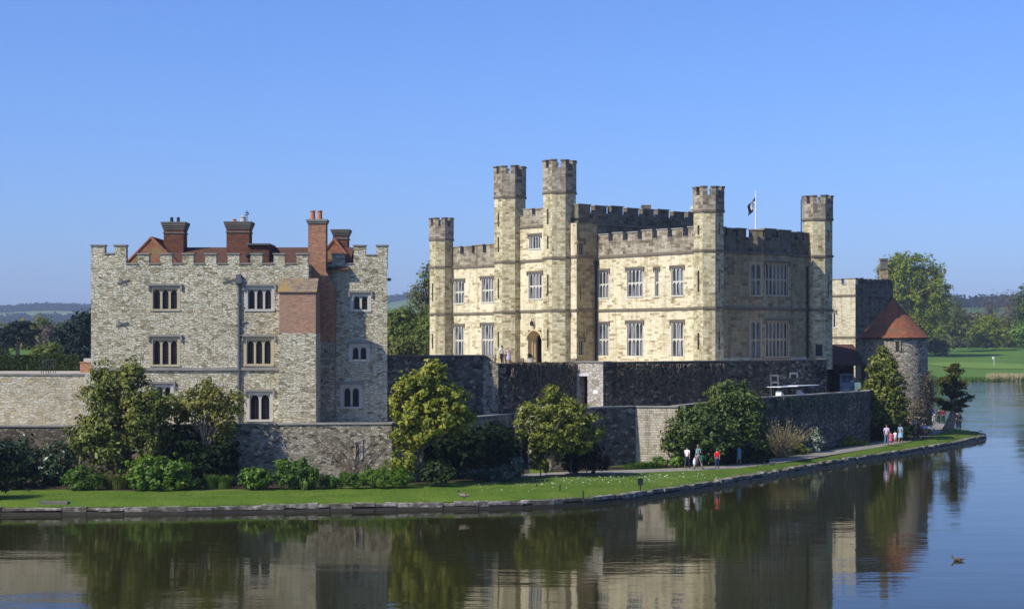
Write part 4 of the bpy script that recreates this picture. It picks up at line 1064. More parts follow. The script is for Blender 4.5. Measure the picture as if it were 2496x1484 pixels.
# ================================================================ vegetation
def leafmesh(name, P, N, size, mat, parent=None, seed=0, aspect=.55, origin=None, upright=0.0, fold=.25):
    rg = np.random.default_rng(seed); n = len(P)
    N = N / (np.linalg.norm(N, axis=1, keepdims=True) + 1e-9)
    rnd = rg.normal(size=(n, 3)); rnd[:, 2] += upright * 3
    u = rnd - N * (rnd * N).sum(1, keepdims=True); u /= (np.linalg.norm(u, axis=1, keepdims=True) + 1e-9)
    v = np.cross(N, u)
    L = size * np.clip(np.exp(rg.normal(0, .38, n)), .4, 2.1)[:, None]
    a = P - u * L * .5; b = P + v * L * aspect * .5 + N * L * fold * .4; c = P + u * L * .5; d = P - v * L * aspect * .5 + N * L * fold * .4
    V = np.stack([a, b, c, d], 1).reshape(-1, 3)
    if origin is None: origin = np.array([V[:, 0].mean(), V[:, 1].mean(), V[:, 2].min()])
    origin = np.array(origin)
    me = bpy.data.meshes.new(name)
    me.vertices.add(4 * n); me.vertices.foreach_set('co', (V - origin).ravel())
    me.loops.add(4 * n); me.loops.foreach_set('vertex_index', np.arange(4 * n))
    me.polygons.add(n); me.polygons.foreach_set('loop_start', np.arange(n) * 4); me.polygons.foreach_set('loop_total', np.full(n, 4))
    me.update(calc_edges=True); me.materials.append(mat)
    o = bpy.data.objects.new(name, me); COL.objects.link(o); WORLD[o] = Vector(origin)
    if parent: o.parent = parent; o.location = Vector(origin) - WORLD[parent]
    else: o.location = Vector(origin)
    return o

def crown_points(blobs, nclump, cr, per, seed, inner=.25, flatten=.8, lo=.55):
    """leaf positions: clumps spread through ellipsoids, leaving gaps between them"""
    rg = np.random.default_rng(seed)
    vol = np.array([b[3] * b[4] * b[5] for b in blobs]) ** .72; vol /= vol.sum()
    cs, P, N = [], [], []
    for b, w in zip(blobs, vol):
        m = max(3, int(round(nclump * w)))
        d = rg.normal(size=(m, 3)); d /= np.linalg.norm(d, axis=1, keepdims=True)
        r = rg.uniform(lo, 1.0, m); ins = rg.random(m) < inner; r[ins] = rg.uniform(0, .6, ins.sum()); out = rg.random(m) < .16; r[out] = rg.uniform(.95, 1.2, out.sum())
        c = np.array(b[:3]) + d * r[:, None] * np.array(b[3:6])
        for i in range(m):
            k = int(per * rg.uniform(.6, 1.4)); rad = cr * (rg.uniform(.3, .6) if out[i] else rg.uniform(.6, 1.35)); k = k // 3 if out[i] else k
            q = rg.normal(size=(k, 3)); q /= np.linalg.norm(q, axis=1, keepdims=True)
            rr = rg.random(k) ** .5
            off = q * rr[:, None] * rad; off[:, 2] *= flatten
            P.append(c[i] + off)
            nn = q * .6 + d[i] * .7 + rg.normal(size=(k, 3)) * .55; nn[:, 2] += .45
            N.append(nn); cs.append(c[i])
    return np.concatenate(P), np.concatenate(N), np.array(cs)

def limbs(mb, base, split, tips, r, seed, lean=0, n=7):
    rnd = random.Random(seed)
    base, split = Vector(base), Vector(split)
    mid = base.lerp(split, .5) + Vector((rnd.uniform(-.1, .1), 0, 0)) * (split - base).length * .6
    mb.tube([base - Vector((0, 0, .15)), base.lerp(mid, .25), mid, split], [r * 1.35, r * 1.05, r * .9, r * .75], n)
    for t in tips:
        t = Vector(t); d = t - split
        m1 = split + d * .35 + Vector((rnd.uniform(-.08, .08), rnd.uniform(-.08, .08), .12)) * d.length
        m2 = split + d * .7 + Vector((rnd.uniform(-.07, .07), rnd.uniform(-.07, .07), .08)) * d.length
        mb.tube([split - Vector((0, 0, r)), m1, m2, t], [r * .6, r * .4, r * .22, r * .07], 5, False)

def plant(name, label, cat, Y, base, blobs, nclump, cr, per, leaf, mat, bark='bark', tr=.12, split=None, group=None, seed=1, tips=12, inner=.25, depth=.85, extra=None, lo=.55, flatten=.8, aspect=.55, zb=ZG):
    """tree or shrub: base (x, y or None), blobs (x, y, rx, ry[, dY]) in view pixels at distance Y"""
    s = Y / F
    bl = []
    for b in blobs:
        dy = b[4] if len(b) > 4 else 0
        p = W(b[0], b[1], Y + dy); bl.append((p.x, p.y, p.z, b[2] * s, (b[2] + b[3]) * .5 * s * depth, b[3] * s))
    P, N, cs = crown_points(bl, nclump, cr, per, seed, inner, flatten, lo)
    keep = P[:, 2] > zb + .03; P, N = P[keep], N[keep]
    b0 = Vector((wx(base[0], Y), Y, wz(base[1], Y) if base[1] is not None else zb))
    root = thing(name, b0, label, cat, group)
    leafmesh('crown' if 'tree' in name or name in ('magnolia', 'cedar', 'pine') else 'foliage', P, N, leaf, M[mat], root, seed, aspect)
    mb = MB(); rnd = random.Random(seed)
    sp = W(split[0], split[1], Y) if split else b0 + Vector((0, 0, (cs[:, 2].mean() - b0.z) * .45))
    tp = [cs[i] for i in rnd.sample(range(len(cs)), min(tips, len(cs)))]
    limbs(mb, b0, sp, tp, tr, seed)
    mb.build('trunk' if 'tree' in name or name in ('magnolia', 'cedar', 'pine') else 'stem', M[bark], root, True)
    return root

# --- trees and shrubs on the bank
T1 = plant('magnolia', 'large dark glossy magnolia at the left corner of the stone house', 'tree', 97.5, (296, 1192), [(283, 945, 62, 55), (250, 985, 50, 60), (345, 985, 52, 65), (225, 1065, 55, 60), (300, 1040, 88, 70), (375, 1055, 50, 70), (285, 1110, 80, 40), (390, 990, 36, 36), (245, 905, 20, 28), (325, 905, 28, 32)],
      330, .56, 68, .2, 'leaf_magnolia', 'bark', .2, (296, 1120), seed=11, tips=22)
k = MB(); k.tube([W(196, 1135, 97), W(197, 1115, 97), W(200, 1096, 97), W(206, 1086, 97.3), W(250, 1060, 97.6)], [.11, .1, .085, .07, .03], 6); k.build('branch', M['bark_pale'], T1, True)
plant('magnolia', 'thin olive magnolia with open crown against the stone house', 'tree', 98.5, (500, 1190), [(500, 985, 75, 55), (560, 985, 40, 45), (450, 1010, 45, 55), (500, 955, 45, 35), (545, 1045, 40, 30)],
      130, .46, 40, .19, 'leaf_sparse', 'bark_pale', .12, (500, 1100), seed=12, tips=26, inner=.3)
plant('shrub', 'dark evergreen shrub in shade below the thin olive magnolia', 'shrub', 98.3, (500, 1190), [(490, 1120, 85, 55), (440, 1080, 50, 45), (545, 1125, 38, 55)], 150, .6, 45, .22, 'leaf_dark', seed=13)
plant('magnolia', 'yellow-green magnolia at the right corner of the stone house', 'tree', 98, (1030, 1165), [(1040, 945, 70, 55), (1090, 975, 65, 60), (990, 970, 45, 55), (1050, 1025, 95, 55), (1110, 1020, 45, 50), (990, 1065, 38, 45), (1060, 905, 30, 22), (985, 1120, 35, 30)],
      230, .46, 64, .22, 'leaf_yellow', 'bark', .13, (1030, 1090), seed=14, tips=24)
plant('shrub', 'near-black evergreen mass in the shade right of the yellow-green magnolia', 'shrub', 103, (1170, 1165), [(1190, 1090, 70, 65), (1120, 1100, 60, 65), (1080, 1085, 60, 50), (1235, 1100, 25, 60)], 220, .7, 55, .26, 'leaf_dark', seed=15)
plant('magnolia', 'small lime-green magnolia on a slim forked trunk by the garden gate', 'tree', 104, (1343, 1143), [(1345, 985, 50, 40), (1345, 950, 24, 25), (1300, 1020, 48, 45), (1390, 1015, 55, 45), (1435, 1020, 30, 22), (1350, 1045, 78, 38), (1405, 1070, 45, 34), (1275, 1050, 30, 18), (1305, 1070, 42, 26), (1350, 1085, 55, 26), (1440, 1050, 30, 30)],
      250, .4, 56, .19, 'leaf_lime', 'bark_pale', .12, (1345, 1085), seed=16, tips=24)
plant('shrub', 'dark green understorey bush in the shade below the lime-green magnolia', 'shrub', 106, (1390, 1143), [(1385, 1095, 55, 45), (1430, 1085, 30, 40)], 60, .6, 40, .22, 'leaf_dark', seed=17)
plant('shrub', 'broad dark laurel with a low rounded crown behind the walkers', 'shrub', 114.2, (1700, 1128), [(1690, 1045, 65, 55), (1740, 1060, 60, 55), (1650, 1075, 35, 40), (1700, 1010, 40, 28)],
      240, .55, 66, .2, 'leaf_laurel', tr=.12, seed=18)
plant('shrub', 'taller rounded evergreen on the wall right of the broad laurel', 'shrub', 118, (1810, 1120), [(1795, 985, 70, 52), (1835, 1010, 40, 48), (1760, 965, 42, 35), (1800, 1050, 65, 50), (1845, 1065, 28, 50)],
      290, .55, 66, .2, 'leaf_laurel', tr=.14, seed=19)
plant('tree', 'cone-shaped glossy evergreen tree against the round tower', 'tree', 144.6, (2150, 1076), [(2153, 893, 28, 36), (2150, 868, 13, 20), (2155, 935, 50, 42), (2152, 980, 62, 42), (2172, 1020, 46, 40), (2125, 1005, 42, 40)],
      520, .6, 64, .24, 'leaf_cone', tr=.16, seed=20, depth=.7)
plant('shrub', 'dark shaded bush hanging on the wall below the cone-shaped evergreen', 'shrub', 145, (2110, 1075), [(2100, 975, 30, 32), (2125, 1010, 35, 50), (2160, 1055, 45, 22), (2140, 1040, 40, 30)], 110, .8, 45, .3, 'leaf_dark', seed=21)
# leaning conifer on the tip
pine = thing('conifer_tree', ground(2312, 1047), 'dark ragged conifer tree leaning over the lake at the tip of the lawn', 'tree')
Yp_ = WORLD[pine].y; mb = MB()
mb.tube([W(2310, 1052, Yp_), W(2314, 1040, Yp_), W(2320, 1020, Yp_), W(2325, 1000, Yp_), W(2320, 960, Yp_), W(2325, 900, Yp_)], [.62, .5, .36, .3, .22, .06], 9)
rg = np.random.default_rng(31); P, N = [], []
for (x, y, x2, y2, w) in ((2322, 985, 2272, 972, 7), (2322, 988, 2290, 982, 7), (2324, 985, 2368, 966, 7), (2324, 978, 2350, 990, 7), (2322, 950, 2288, 930, 8), (2324, 945, 2352, 932, 7), (2324, 930, 2350, 945, 7), (2322, 920, 2296, 925, 7), (2324, 912, 2342, 905, 6), (2323, 905, 2312, 900, 6), (2326, 893, 2330, 890, 6), (2323, 965, 2345, 958, 9), (2323, 960, 2303, 952, 9), (2323, 997, 2340, 1000, 6), (2322, 996, 2300, 994, 6), (2323, 940, 2324, 915, 9), (2322, 970, 2322, 945, 10), (2324, 925, 2327, 895, 6)):
    a = W(x, y, Yp_); b = W(x2, y2, Yp_ + rg.uniform(-1, 1)); mb.tube([a, a.lerp(b, .5) + Vector((0, 0, -.1)), b], [.1, .07, .02], 5, False)
    m = 330; t = rg.random(m) ** .8; wd = w * Yp_ / F
    c = np.array(a)[None] * (1 - t[:, None]) + np.array(b)[None] * t[:, None]
    P.append(c + rg.normal(size=(m, 3)) * wd * .62 * np.array([1, 1.3, .6])); nn = rg.normal(size=(m, 3)); nn[:, 2] += .8; N.append(nn)
leafmesh('crown', np.concatenate(P), np.concatenate(N), .3, M['leaf_pine'], pine, 32, .35)
mb.build('trunk', M['bark_pale'], pine, True)
# border shrubs
def sh(lb, x, y, Y, blobs, nc, cr, per, leaf, mat, seed, **kw): return plant('shrub', lb, 'shrub', Y, (x, None), blobs, nc, cr, per, leaf, mat, tr=.04, seed=seed, tips=6, **kw)
sh('low dark ivy mound along the foot of the brown wall', 110, 1190, 98.5, [(60, 1120, 75, 55), (150, 1130, 50, 55), (20, 1130, 40, 60), (130, 1165, 60, 28)], 190, .5, 45, .2, 'leaf_ivy', 41)
sh('black-green yew at the left edge casting shade on the lawn', 20, 1195, 96, [(-10, 1130, 55, 70), (45, 1160, 60, 42), (-60, 1110, 60, 90)], 190, .55, 50, .16, 'leaf_dark', 42)
sh('round dark shrub cut by the left edge close to the water', -75, 1215, 89.6, [(-62, 1165, 64, 52), (-85, 1120, 50, 50)], 190, .5, 70, .16, 'leaf_dark', 56)
sh('bright green leafy bush below the large dark magnolia', 380, 1190, 95.2, [(355, 1148, 52, 36), (420, 1142, 48, 36), (385, 1172, 86, 26)], 230, .3, 42, .17, 'leaf_bright', 43)
sh('dark glossy low shrub on the bed at the foot of the near-black mass', 1068, 1172, 97.5, [(1065, 1152, 45, 26)], 70, .35, 40, .17, 'leaf_hedge', 44)
sh('silvery blue-green low planting right of the dark glossy low shrub', 1210, 1165, 101, [(1180, 1152, 40, 16), (1235, 1150, 40, 20), (1262, 1135, 18, 22)], 90, .3, 36, .18, 'leaf_blue', 45)
sh('dark red low shrub in shade under the lime-green magnolia', 1430, 1146, 107, [(1400, 1130, 30, 20), (1450, 1125, 38, 22)], 70, .4, 40, .18, 'leaf_red', 46)
sh('small yellow-green bush at the foot of the lime-green magnolia trunk', 1318, 1143, 105, [(1318, 1120, 26, 32)], 36, .32, 32, .22, 'leaf_lime', 47)
sh('rounded cream-and-green variegated bush beside the waterside path', 1975, 1110, 128.4, [(1975, 1078, 30, 32)], 80, .4, 44, .2, 'leaf_white', 48)
sh('low golden bush at the foot of the pale twiggy willow', 1930, 1112, 125.6, [(1935, 1098, 34, 16), (1905, 1100, 20, 12)], 60, .32, 40, .18, 'leaf_gold', 49)
sh('low golden bush further along the path right of the variegated bush', 2075, 1090, 136.6, [(2068, 1078, 30, 13), (2095, 1083, 22, 9)], 60, .34, 40, .2, 'leaf_gold', 50)
sh('dark ground shrub beneath the pale twiggy willow', 1885, 1118, 123.2, [(1880, 1095, 35, 20), (1850, 1105, 25, 20)], 60, .4, 40, .2, 'leaf_hedge', 51)
sh('green leafy clump beside the boy in white at the wall foot', 1645, 1140, 113, [(1648, 1126, 20, 14), (1610, 1122, 18, 9)], 36, .28, 36, .17, 'leaf_bright', 52)
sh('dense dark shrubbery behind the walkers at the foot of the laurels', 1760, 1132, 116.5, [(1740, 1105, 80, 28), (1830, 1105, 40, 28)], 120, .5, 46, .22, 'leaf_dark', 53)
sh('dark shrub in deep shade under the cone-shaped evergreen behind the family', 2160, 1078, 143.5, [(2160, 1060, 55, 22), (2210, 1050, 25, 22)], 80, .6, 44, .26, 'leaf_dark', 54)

def tuft(name, label, cat, spots, h, spread, n, mat, width=.02, seed=1, arch=.5, group=None):
    """plant of many arching narrow leaves rising from the ground"""
    rg = np.random.default_rng(seed); vs = []; fs = []
    for (x, y, hs) in spots:
        b = ground(x, y, ZG)
        for i in range(n):
            a = rg.uniform(0, 2 * math.pi); r = spread * math.sqrt(rg.random()); L = h * hs * rg.uniform(.55, 1.1)
            o = Vector((b.x + r * math.cos(a), b.y + r * .6 * math.sin(a), ZG)); lean = arch * rg.uniform(.2, 1)
            d = Vector((math.cos(a), math.sin(a), 0)); wv = Vector((-d.y, d.x, 0)) * width * rg.uniform(.7, 1.5)
            m = o + d * L * lean * .35 + Vector((0, 0, L * .62)); t = o + d * L * lean + Vector((0, 0, L * (1 - lean * .3)))
            k = len(vs); vs += [o - wv * .5, o + wv * .5, m + wv, m - wv, t]; fs += [(k, k + 1, k + 2, k + 3), (k + 3, k + 2, k + 4)]
    mb = MB(); mb.add(vs, fs); o = mb.build(name, M[mat]); return tag(o, label, cat, group)
plant('fern', 'feathery green fern clump at the left end of the border', 'fern', 95.3, (205, None), [(185, 1168, 32, 28), (225, 1172, 34, 22), (205, 1155, 26, 20), (205, 1182, 50, 12)], 150, .28, 60, .15, 'leaf_fern', tr=.03, seed=61, tips=6, aspect=.28)
tuft('fern', 'dull olive tangled fern clump under the large dark magnolia trunk', 'fern', [(285, 1192, 1), (300, 1190, .9)], .95, .7, 300, 'leaf_olive', .03, 62)
tuft('lily_clump', 'pair of upright bright green lily tufts left of centre border', 'plant', [(515, 1190, 1), (548, 1190, .95)], .85, .4, 360, 'leaf_fern', .03, 63, .35)
tuft('lily_clump', 'low dark green grassy tuft beside the bright green leafy bush', 'plant', [(470, 1191, 1)], .6, .5, 300, 'leaf_fern', .03, 64, .4)
sh('bushy green perennial clump left of the tall green border bush', 620, 1188, 95.5, [(625, 1165, 44, 27)], 100, .3, 40, .16, 'leaf_bright', 65)
sh('tall rounded green border bush below the bare climbing stems', 720, 1187, 95.8, [(735, 1145, 38, 34), (700, 1158, 36, 30), (745, 1172, 42, 22), (690, 1130, 22, 14)], 170, .32, 42, .16, 'leaf_fern', 66)
plant('lily_clump', 'low row of green lily leaves left of the wide feathery clump', 'plant', 96.2, (835, None), [(805, 1172, 22, 13), (845, 1168, 26, 15), (870, 1170, 18, 14)], 80, .24, 60, .17, 'leaf_fern', tr=.02, seed=67, tips=5, aspect=.25)
plant('fern', 'wide feathery light green clump at the centre of the border', 'fern', 96.6, (935, None), [(905, 1160, 38, 22), (950, 1155, 42, 24), (985, 1162, 24, 18), (940, 1172, 70, 12)], 190, .28, 64, .14, 'leaf_bright', tr=.03, seed=68, tips=6, aspect=.25)
tuft('lily_clump', 'short green leaves on the shaded verge before the coursed wall', 'plant', [(1545, 1142, .7), (1568, 1141, .8), (1592, 1140, .9)], .6, .7, 220, 'leaf_fern', .03, 69)
# willow-like pale twigs
w_ = thing('shrub', ground(1905, 1112), 'pale yellowish twiggy leafless shrub against the dark flint wall', 'shrub')
mb = MB(); rnd = random.Random(9); b = WORLD[w_]; P = []
for i in range(130):
    a = rnd.uniform(-1, 1); L = rnd.uniform(1.8, 3.1); d = Vector((a * 1.0, rnd.uniform(-.5, .5), 1.0)).normalized()
    o = b + Vector((rnd.uniform(-.35, .5), rnd.uniform(-.3, .3), 0)); m = o + d * L * .5; t = o + d * L + Vector((a * .35, 0, -.15 * abs(a)))
    mb.tube([o, m, t], [.026, .017, .006], 4, False)
    for q in np.linspace(.45, 1, 9): P.append(o.lerp(t, q) + Vector((rnd.uniform(-.1, .1), rnd.uniform(-.1, .1), rnd.uniform(-.1, .1))))
mb.build('stem', M['twig_pale'], w_); P = np.array(P); leafmesh('foliage', P, np.random.default_rng(1).normal(size=P.shape), .13, M['leaf_willow'], w_, 3)
# bare espalier stems on the grey wall
e_ = thing('climber', ground(845, 1160), 'bare climbing stems fanned out on the grey flint wall', 'climber')
mb = MB(); rnd = random.Random(12)
for i in range(20):
    a = rnd.uniform(-1, 1); x0 = rnd.choice([838, 850, 862]); x1 = 845 + a * 115 + rnd.uniform(-10, 10); y1 = 1065 + abs(a) * 25 + rnd.uniform(-14, 25)
    p0, p1 = W(x0, 1156, 99.4), W(x1, y1, 99.62); m = p0.lerp(p1, .5) + Vector((rnd.uniform(-.3, .3), 0, rnd.uniform(.1, .4)))
    mb.tube([p0, m, p1], [.022, .013, .005], 5, False)
    for q in range(4):
        t = m.lerp(p1, rnd.uniform(0, .9)); mb.tube([t, t + Vector((rnd.uniform(-.5, .5), -.02, rnd.uniform(.1, .5)))], [.014, .005], 4, False)
mb.build('stem', M['twig'], e_)
# creeper curtains
def curtain(label, pl, x0, x1, y0, y1, n, mat, seed, leaf=.2, top_bias=1.5, z1=None, stems=0):
    rg = np.random.default_rng(seed); a, b = sorted((pl.sx(x0), pl.sx(x1))); P, N = [], []
    cl = rg.uniform(a, b, 14); ph = rg.uniform(.35, 1, 14)
    s = np.clip(cl[rg.integers(0, 14, n)] + rg.normal(size=n) * (b - a) * .06, a, b); idx = np.abs(s[:, None] - cl[None]).argmin(1)
    zt = np.array([wz(y0, pl.Y(v)) for v in s]); zb = np.array([wz(y1, pl.Y(v)) for v in s])
    z = zt - (zt - zb) * (rg.random(n) ** top_bias) * ph[idx]; o = .06 + .3 * rg.random(n) ** 2
    P = np.array([pl.pt(s[i], z[i], o[i]) for i in range(n)])
    N = np.array([pl.n.x, pl.n.y, .3])[None] + rg.normal(size=(n, 3)) * .5
    q = Vector(pl.pt((a + b) / 2, wz(y1, pl.Y((a + b) / 2)), .1))
    t = thing('climber', q, label, 'climber'); leafmesh('foliage', P, N, leaf, M[mat], t, seed)
    mb = MB(); rnd = random.Random(seed)
    for i in range(max(stems * 2, 8)):
        s0 = rnd.uniform(a, b); zz0, zz1 = wz(y1, pl.Y(s0)), wz(y0, pl.Y(s0)); top = rnd.uniform(.0, .7); p = [Vector(pl.pt(s0 + rnd.uniform(-.28, .28) * j, zz1 - (zz1 - zz0) * (1 - top) * j / 4, .08 + .2 * rnd.random())) for j in range(5)]
        mb.tube(p, [.03, .028, .022, .016, .01], 4, False)
    mb.build('stem', M['vine'], t); return t
VP = PL(wp(1214.6, 114.8, 0)[:2], Vector(wp(1407, 119.9, 0)[:2]) - Vector(wp(1214.6, 114.8, 0)[:2]), -A_)
curtain('tangled bare vines over the dark wall below the castle door', VP, 1245, 1405, 884, 985, 3400, 'leaf_vine', 71, .14, 1.7, stems=46)
curtain('thin dark ivy veil on the left part of the long dark terrace wall', TP, 1500, 1760, 886, 985, 2000, 'leaf_vine', 72, .13, 1.6, stems=22)
curtain('dark ivy patches on the long flint wall above the twiggy shrub', PL(wp(1870, 124.3, 0)[:2], Vector(wp(2116, 141, 0)[:2]) - Vector(wp(1870, 124.3, 0)[:2]), -A_), 1890, 2060, 968, 1060, 1100, 'leaf_ivy', 73, .16, 1.3)
# russet creeper wrapped round the tower foot
cr = thing('climber', (xt + 1.6, Yt - 2.6, ZG), 'russet leafless creeper climbing the right foot of the round tower', 'climber')
rg = np.random.default_rng(77); P, N = [], []
for i in range(75):
    a0 = R(-80) + rg.random() * R(84); top = 5.6 * math.sin(min(1, max(0.15, (a0 - R(-80)) / R(84))) * 2.6); h0 = rg.random() ** .8 * top; m = 46
    aa = a0 + rg.normal(size=m) * .11; hh = np.clip(h0 + rg.normal(size=m) * .42, .05, 7); rr = rt + .14 + np.abs(rg.normal(size=m)) * .22
    P.append(np.stack([xt + rr * np.cos(aa), Yt + rr * np.sin(aa), ZG + hh], 1)); N.append(np.stack([np.cos(aa), np.sin(aa), .3 * np.ones(m)], 1) + rg.normal(size=(m, 3)) * .8)
P = np.concatenate(P); N = np.concatenate(N)
leafmesh('foliage', P, N, .17, M['leaf_creeper'], cr, 78)
mb = MB()
for i in range(16):
    aa = R(-70) + i / 15 * R(60); mb.tube([(xt + (rt + .16) * math.cos(aa + .05 * math.sin(j * 2 + i)), Yt + (rt + .16) * math.sin(aa + .05 * math.sin(j * 2 + i)), ZG + j * .9) for j in range(5)], [.05, .04, .035, .02, .01], 4, False)
mb.build('stem', M['twig'], cr)

# clipped hedge
hd = MB(); x0, x1 = wx(-60, 118), wx(193, 118); zt = wz(866, 118); 
hd.box(x0, x1 - .1, 118.1, 119.6, 7.1, zt - .1)
hedge = thing('hedge', ((x0 + x1) / 2, 118.8, 7.1), 'long clipped dark green hedge on the terrace at far left', 'hedge')
hd.build('core', M['leaf_dark'], hedge)
rg = np.random.default_rng(81); n = 5200; P = np.stack([rg.uniform(x0, x1, n), 118 + np.abs(rg.normal(size=n)) * .05, rg.uniform(7.15, zt, n)], 1); top = rg.random(n) < .25
P[top, 1] = rg.uniform(118, 119.6, top.sum()); P[top, 2] = zt - np.abs(rg.normal(size=top.sum())) * .04
N = rg.normal(size=(n, 3)) * .6 + np.array([0, -1, .2]); N[top] += np.array([0, 1, 1.2]); leafmesh('foliage', P, N, .16, M['leaf_hedge'], hedge, 82)
k = MB(); a = W(195, 903, 112); b = W(222, 884, 112); k.box(a.x, b.x + .3, 112, 112.3, 7.1, b.z); k.box(a.x - .03, b.x + .3, 111.96, 112.34, b.z, b.z + .07)
tag(k.build('low_wall', M['brick']), 'short reddish brick wall between hedge and stone house', 'wall')
for i, x in enumerate((112, 124)):
    ch = thing('garden_chair', W(x, 909, 107.5), ('dark metal garden chair on the terrace below the hedge, left of the pair', 'dark metal garden chair on the terrace below the hedge, right of the pair')[i], 'chair', 'garden chairs on the terrace')
    q = WORLD[ch]; w = .24
    for part, pts in (('leg', [(-w, -w), (w, -w), (w, w), (-w, w)]),):
        for px, py in pts: k = MB(); k.tube([(q.x + px, q.y + py, 7.15), (q.x + px, q.y + py, 7.6)], .02, 5); k.build('leg', M['iron'], ch)
    k = MB(); k.box(q.x - w, q.x + w, q.y - w, q.y + w, 7.6, 7.63); k.build('seat', M['iron'], ch)
    k = MB()
    for px in (-w, -w / 3, w / 3, w): k.tube([(q.x + px, q.y + w, 7.63), (q.x + px, q.y + w + .06, 8.05)], .018, 5)
    k.tube([(q.x - w, q.y + w + .06, 8.05), (q.x + w, q.y + w + .06, 8.05)], .02, 5); k.build('backrest', M['iron'], ch)

# --- background trees
def bgtree(label, Y, x, ybase, blobs, nc, cr, per, leaf, mat, seed, name='tree', group=None, tr=None, **kw):
    s = Y / F; z = wz(ybase, Y)
    return plant(name, label, 'tree', Y, (x, ybase), blobs, nc, cr, per, leaf, mat, tr=tr or .35, seed=seed, zb=z - 6, group=group, **kw)
bgtree('flat-topped dark cedar beyond the hedge at far left', 240, 45, 880, [(45, 795, 42, 9), (20, 810, 30, 9), (70, 808, 26, 8), (40, 822, 40, 8), (68, 832, 16, 6), (14, 838, 24, 8)], 95, .95, 60, .42, 'leaf_cedar', 91, 'cedar', split=(45, 835), tips=18, flatten=.35)
bgtree('dense dark evergreen close to the left side of the stone house', 215, 195, 880, [(205, 800, 26, 36), (185, 820, 40, 38), (165, 845, 36, 30), (215, 850, 40, 40), (140, 830, 18, 14)], 190, 1.3, 60, .5, 'leaf_cedar', 92)
bgtree('pale spring-green tree behind the cedar at far left', 330, 95, 880, [(100, 810, 28, 32), (80, 840, 30, 24)], 70, 1.8, 50, .6, 'leaf_olive', 93)
bgtree('leafless grey-brown tree between cedar and dark evergreen', 300, 118, 880, [(115, 825, 22, 36), (135, 840, 16, 30)], 70, 1.5, 26, .42, 'leaf_bare', 94, tips=26)
bgtree('low green bush showing above the hedge beside the dark evergreen', 200, 125, 878, [(125, 858, 24, 12), (100, 862, 22, 10)], 50, .9, 46, .4, 'leaf_spring', 95)
bgtree('dark green tree at the extreme left edge beyond the hedge', 260, -10, 880, [(-12, 835, 40, 40)], 70, 1.4, 50, .5, 'leaf_olive', 96)
bgtree('rounded light green tree seen between stone house and castle', 225, 985, 868, [(985, 785, 45, 40), (975, 825, 40, 40), (1005, 820, 36, 42), (955, 800, 20, 40)], 190, 1.2, 50, .42, 'leaf_spring', 97)
bgtree('tall thin-leaved tree touching the left corner turret of the castle', 255, 1040, 868, [(1038, 690, 26, 34), (1020, 720, 26, 26), (1045, 660, 16, 16), (1030, 760, 24, 30)], 80, 1.3, 26, .36, 'leaf_olive', 98, tips=26)
bgtree('bright green bush behind the base of the castle corner turret', 215, 1040, 868, [(1040, 800, 22, 44), (1028, 835, 24, 30)], 80, 1.1, 46, .4, 'leaf_spring', 99)
bgtree('brown-green thicket tree low between stone house and castle', 205, 960, 868, [(965, 850, 40, 20), (1010, 850, 40, 18)], 80, 1.0, 40, .38, 'leaf_olive', 100)
bgtree('huge broad leafy tree behind the round tower', 520, 2235, 852, [(2220, 660, 58, 44), (2265, 690, 45, 50), (2190, 690, 45, 48), (2240, 740, 75, 55), (2180, 650, 40, 24), (2155, 665, 25, 18), (2265, 790, 45, 45), (2215, 800, 60, 45), (2290, 720, 26, 40), (2160, 700, 30, 30)],
       520, 2.4, 84, .62, 'leaf_oak', 101, tr=.9, tips=26, split=(2235, 790), inner=.15)
k_ = 0
for (lb, Y, x, yb, bl, nc, mat, sparse) in (
    ('dark round bush at the meadow edge beside the round tower', 520, 2280, 860, [(2280, 843, 26, 19), (2300, 850, 14, 12)], 50, 'leaf_dark', 0),
    ('olive tree right of the huge leafy tree with a loose crown', 560, 2325, 850, [(2325, 770, 30, 40), (2310, 800, 30, 40), (2345, 790, 26, 40)], 110, 'leaf_olive', 0),
    ('low golden-olive tree in the middle of the meadow wood', 570, 2405, 848, [(2405, 800, 34, 36), (2380, 820, 30, 26), (2430, 815, 28, 30)], 110, 'leaf_oak', 0),
    ('twiggy grey-green thicket tree left of the low golden-olive tree', 590, 2360, 848, [(2360, 795, 26, 40), (2350, 825, 30, 22)], 70, 'leaf_bare', 1),
    ('pale green thicket tree right of the low golden-olive tree', 590, 2455, 846, [(2455, 800, 30, 36), (2475, 820, 26, 26)], 90, 'leaf_olive', 0),
    ('bare brown rounded tree on the rise left of its twin', 760, 2420, 800, [(2420, 740, 28, 28), (2405, 755, 18, 20)], 70, 'leaf_bare', 1),
    ('bare brown rounded tree on the rise nearest the right edge', 740, 2460, 800, [(2462, 730, 22, 26), (2475, 745, 18, 22)], 60, 'leaf_bare', 1),
    ('vivid green tree cut by the right edge, upper of two', 520, 2500, 846, [(2502, 735, 22, 40), (2495, 760, 20, 26), (2510, 780, 28, 30)], 80, 'leaf_laurel', 0),
    ('vivid green rounded bush cut by the right edge above the meadow', 500, 2500, 846, [(2500, 812, 30, 32)], 60, 'leaf_bright', 0),
    ('brown leafless scrub tree behind the meadow wood', 650, 2385, 815, [(2385, 770, 40, 24), (2345, 775, 30, 24)], 70, 'leaf_bare', 1),
    ('greyish scrub tree behind the vivid green right edge tree', 650, 2450, 815, [(2450, 775, 38, 26), (2490, 770, 26, 24)], 70, 'leaf_bare', 1)):
    k_ += 1
    bgtree(lb, Y, x, yb, bl, nc, 2.0 if not sparse else 1.7, 44 if not sparse else 26, .7 if not sparse else .45, mat, 110 + k_, tr=.3, tips=12 + sparse * 16)
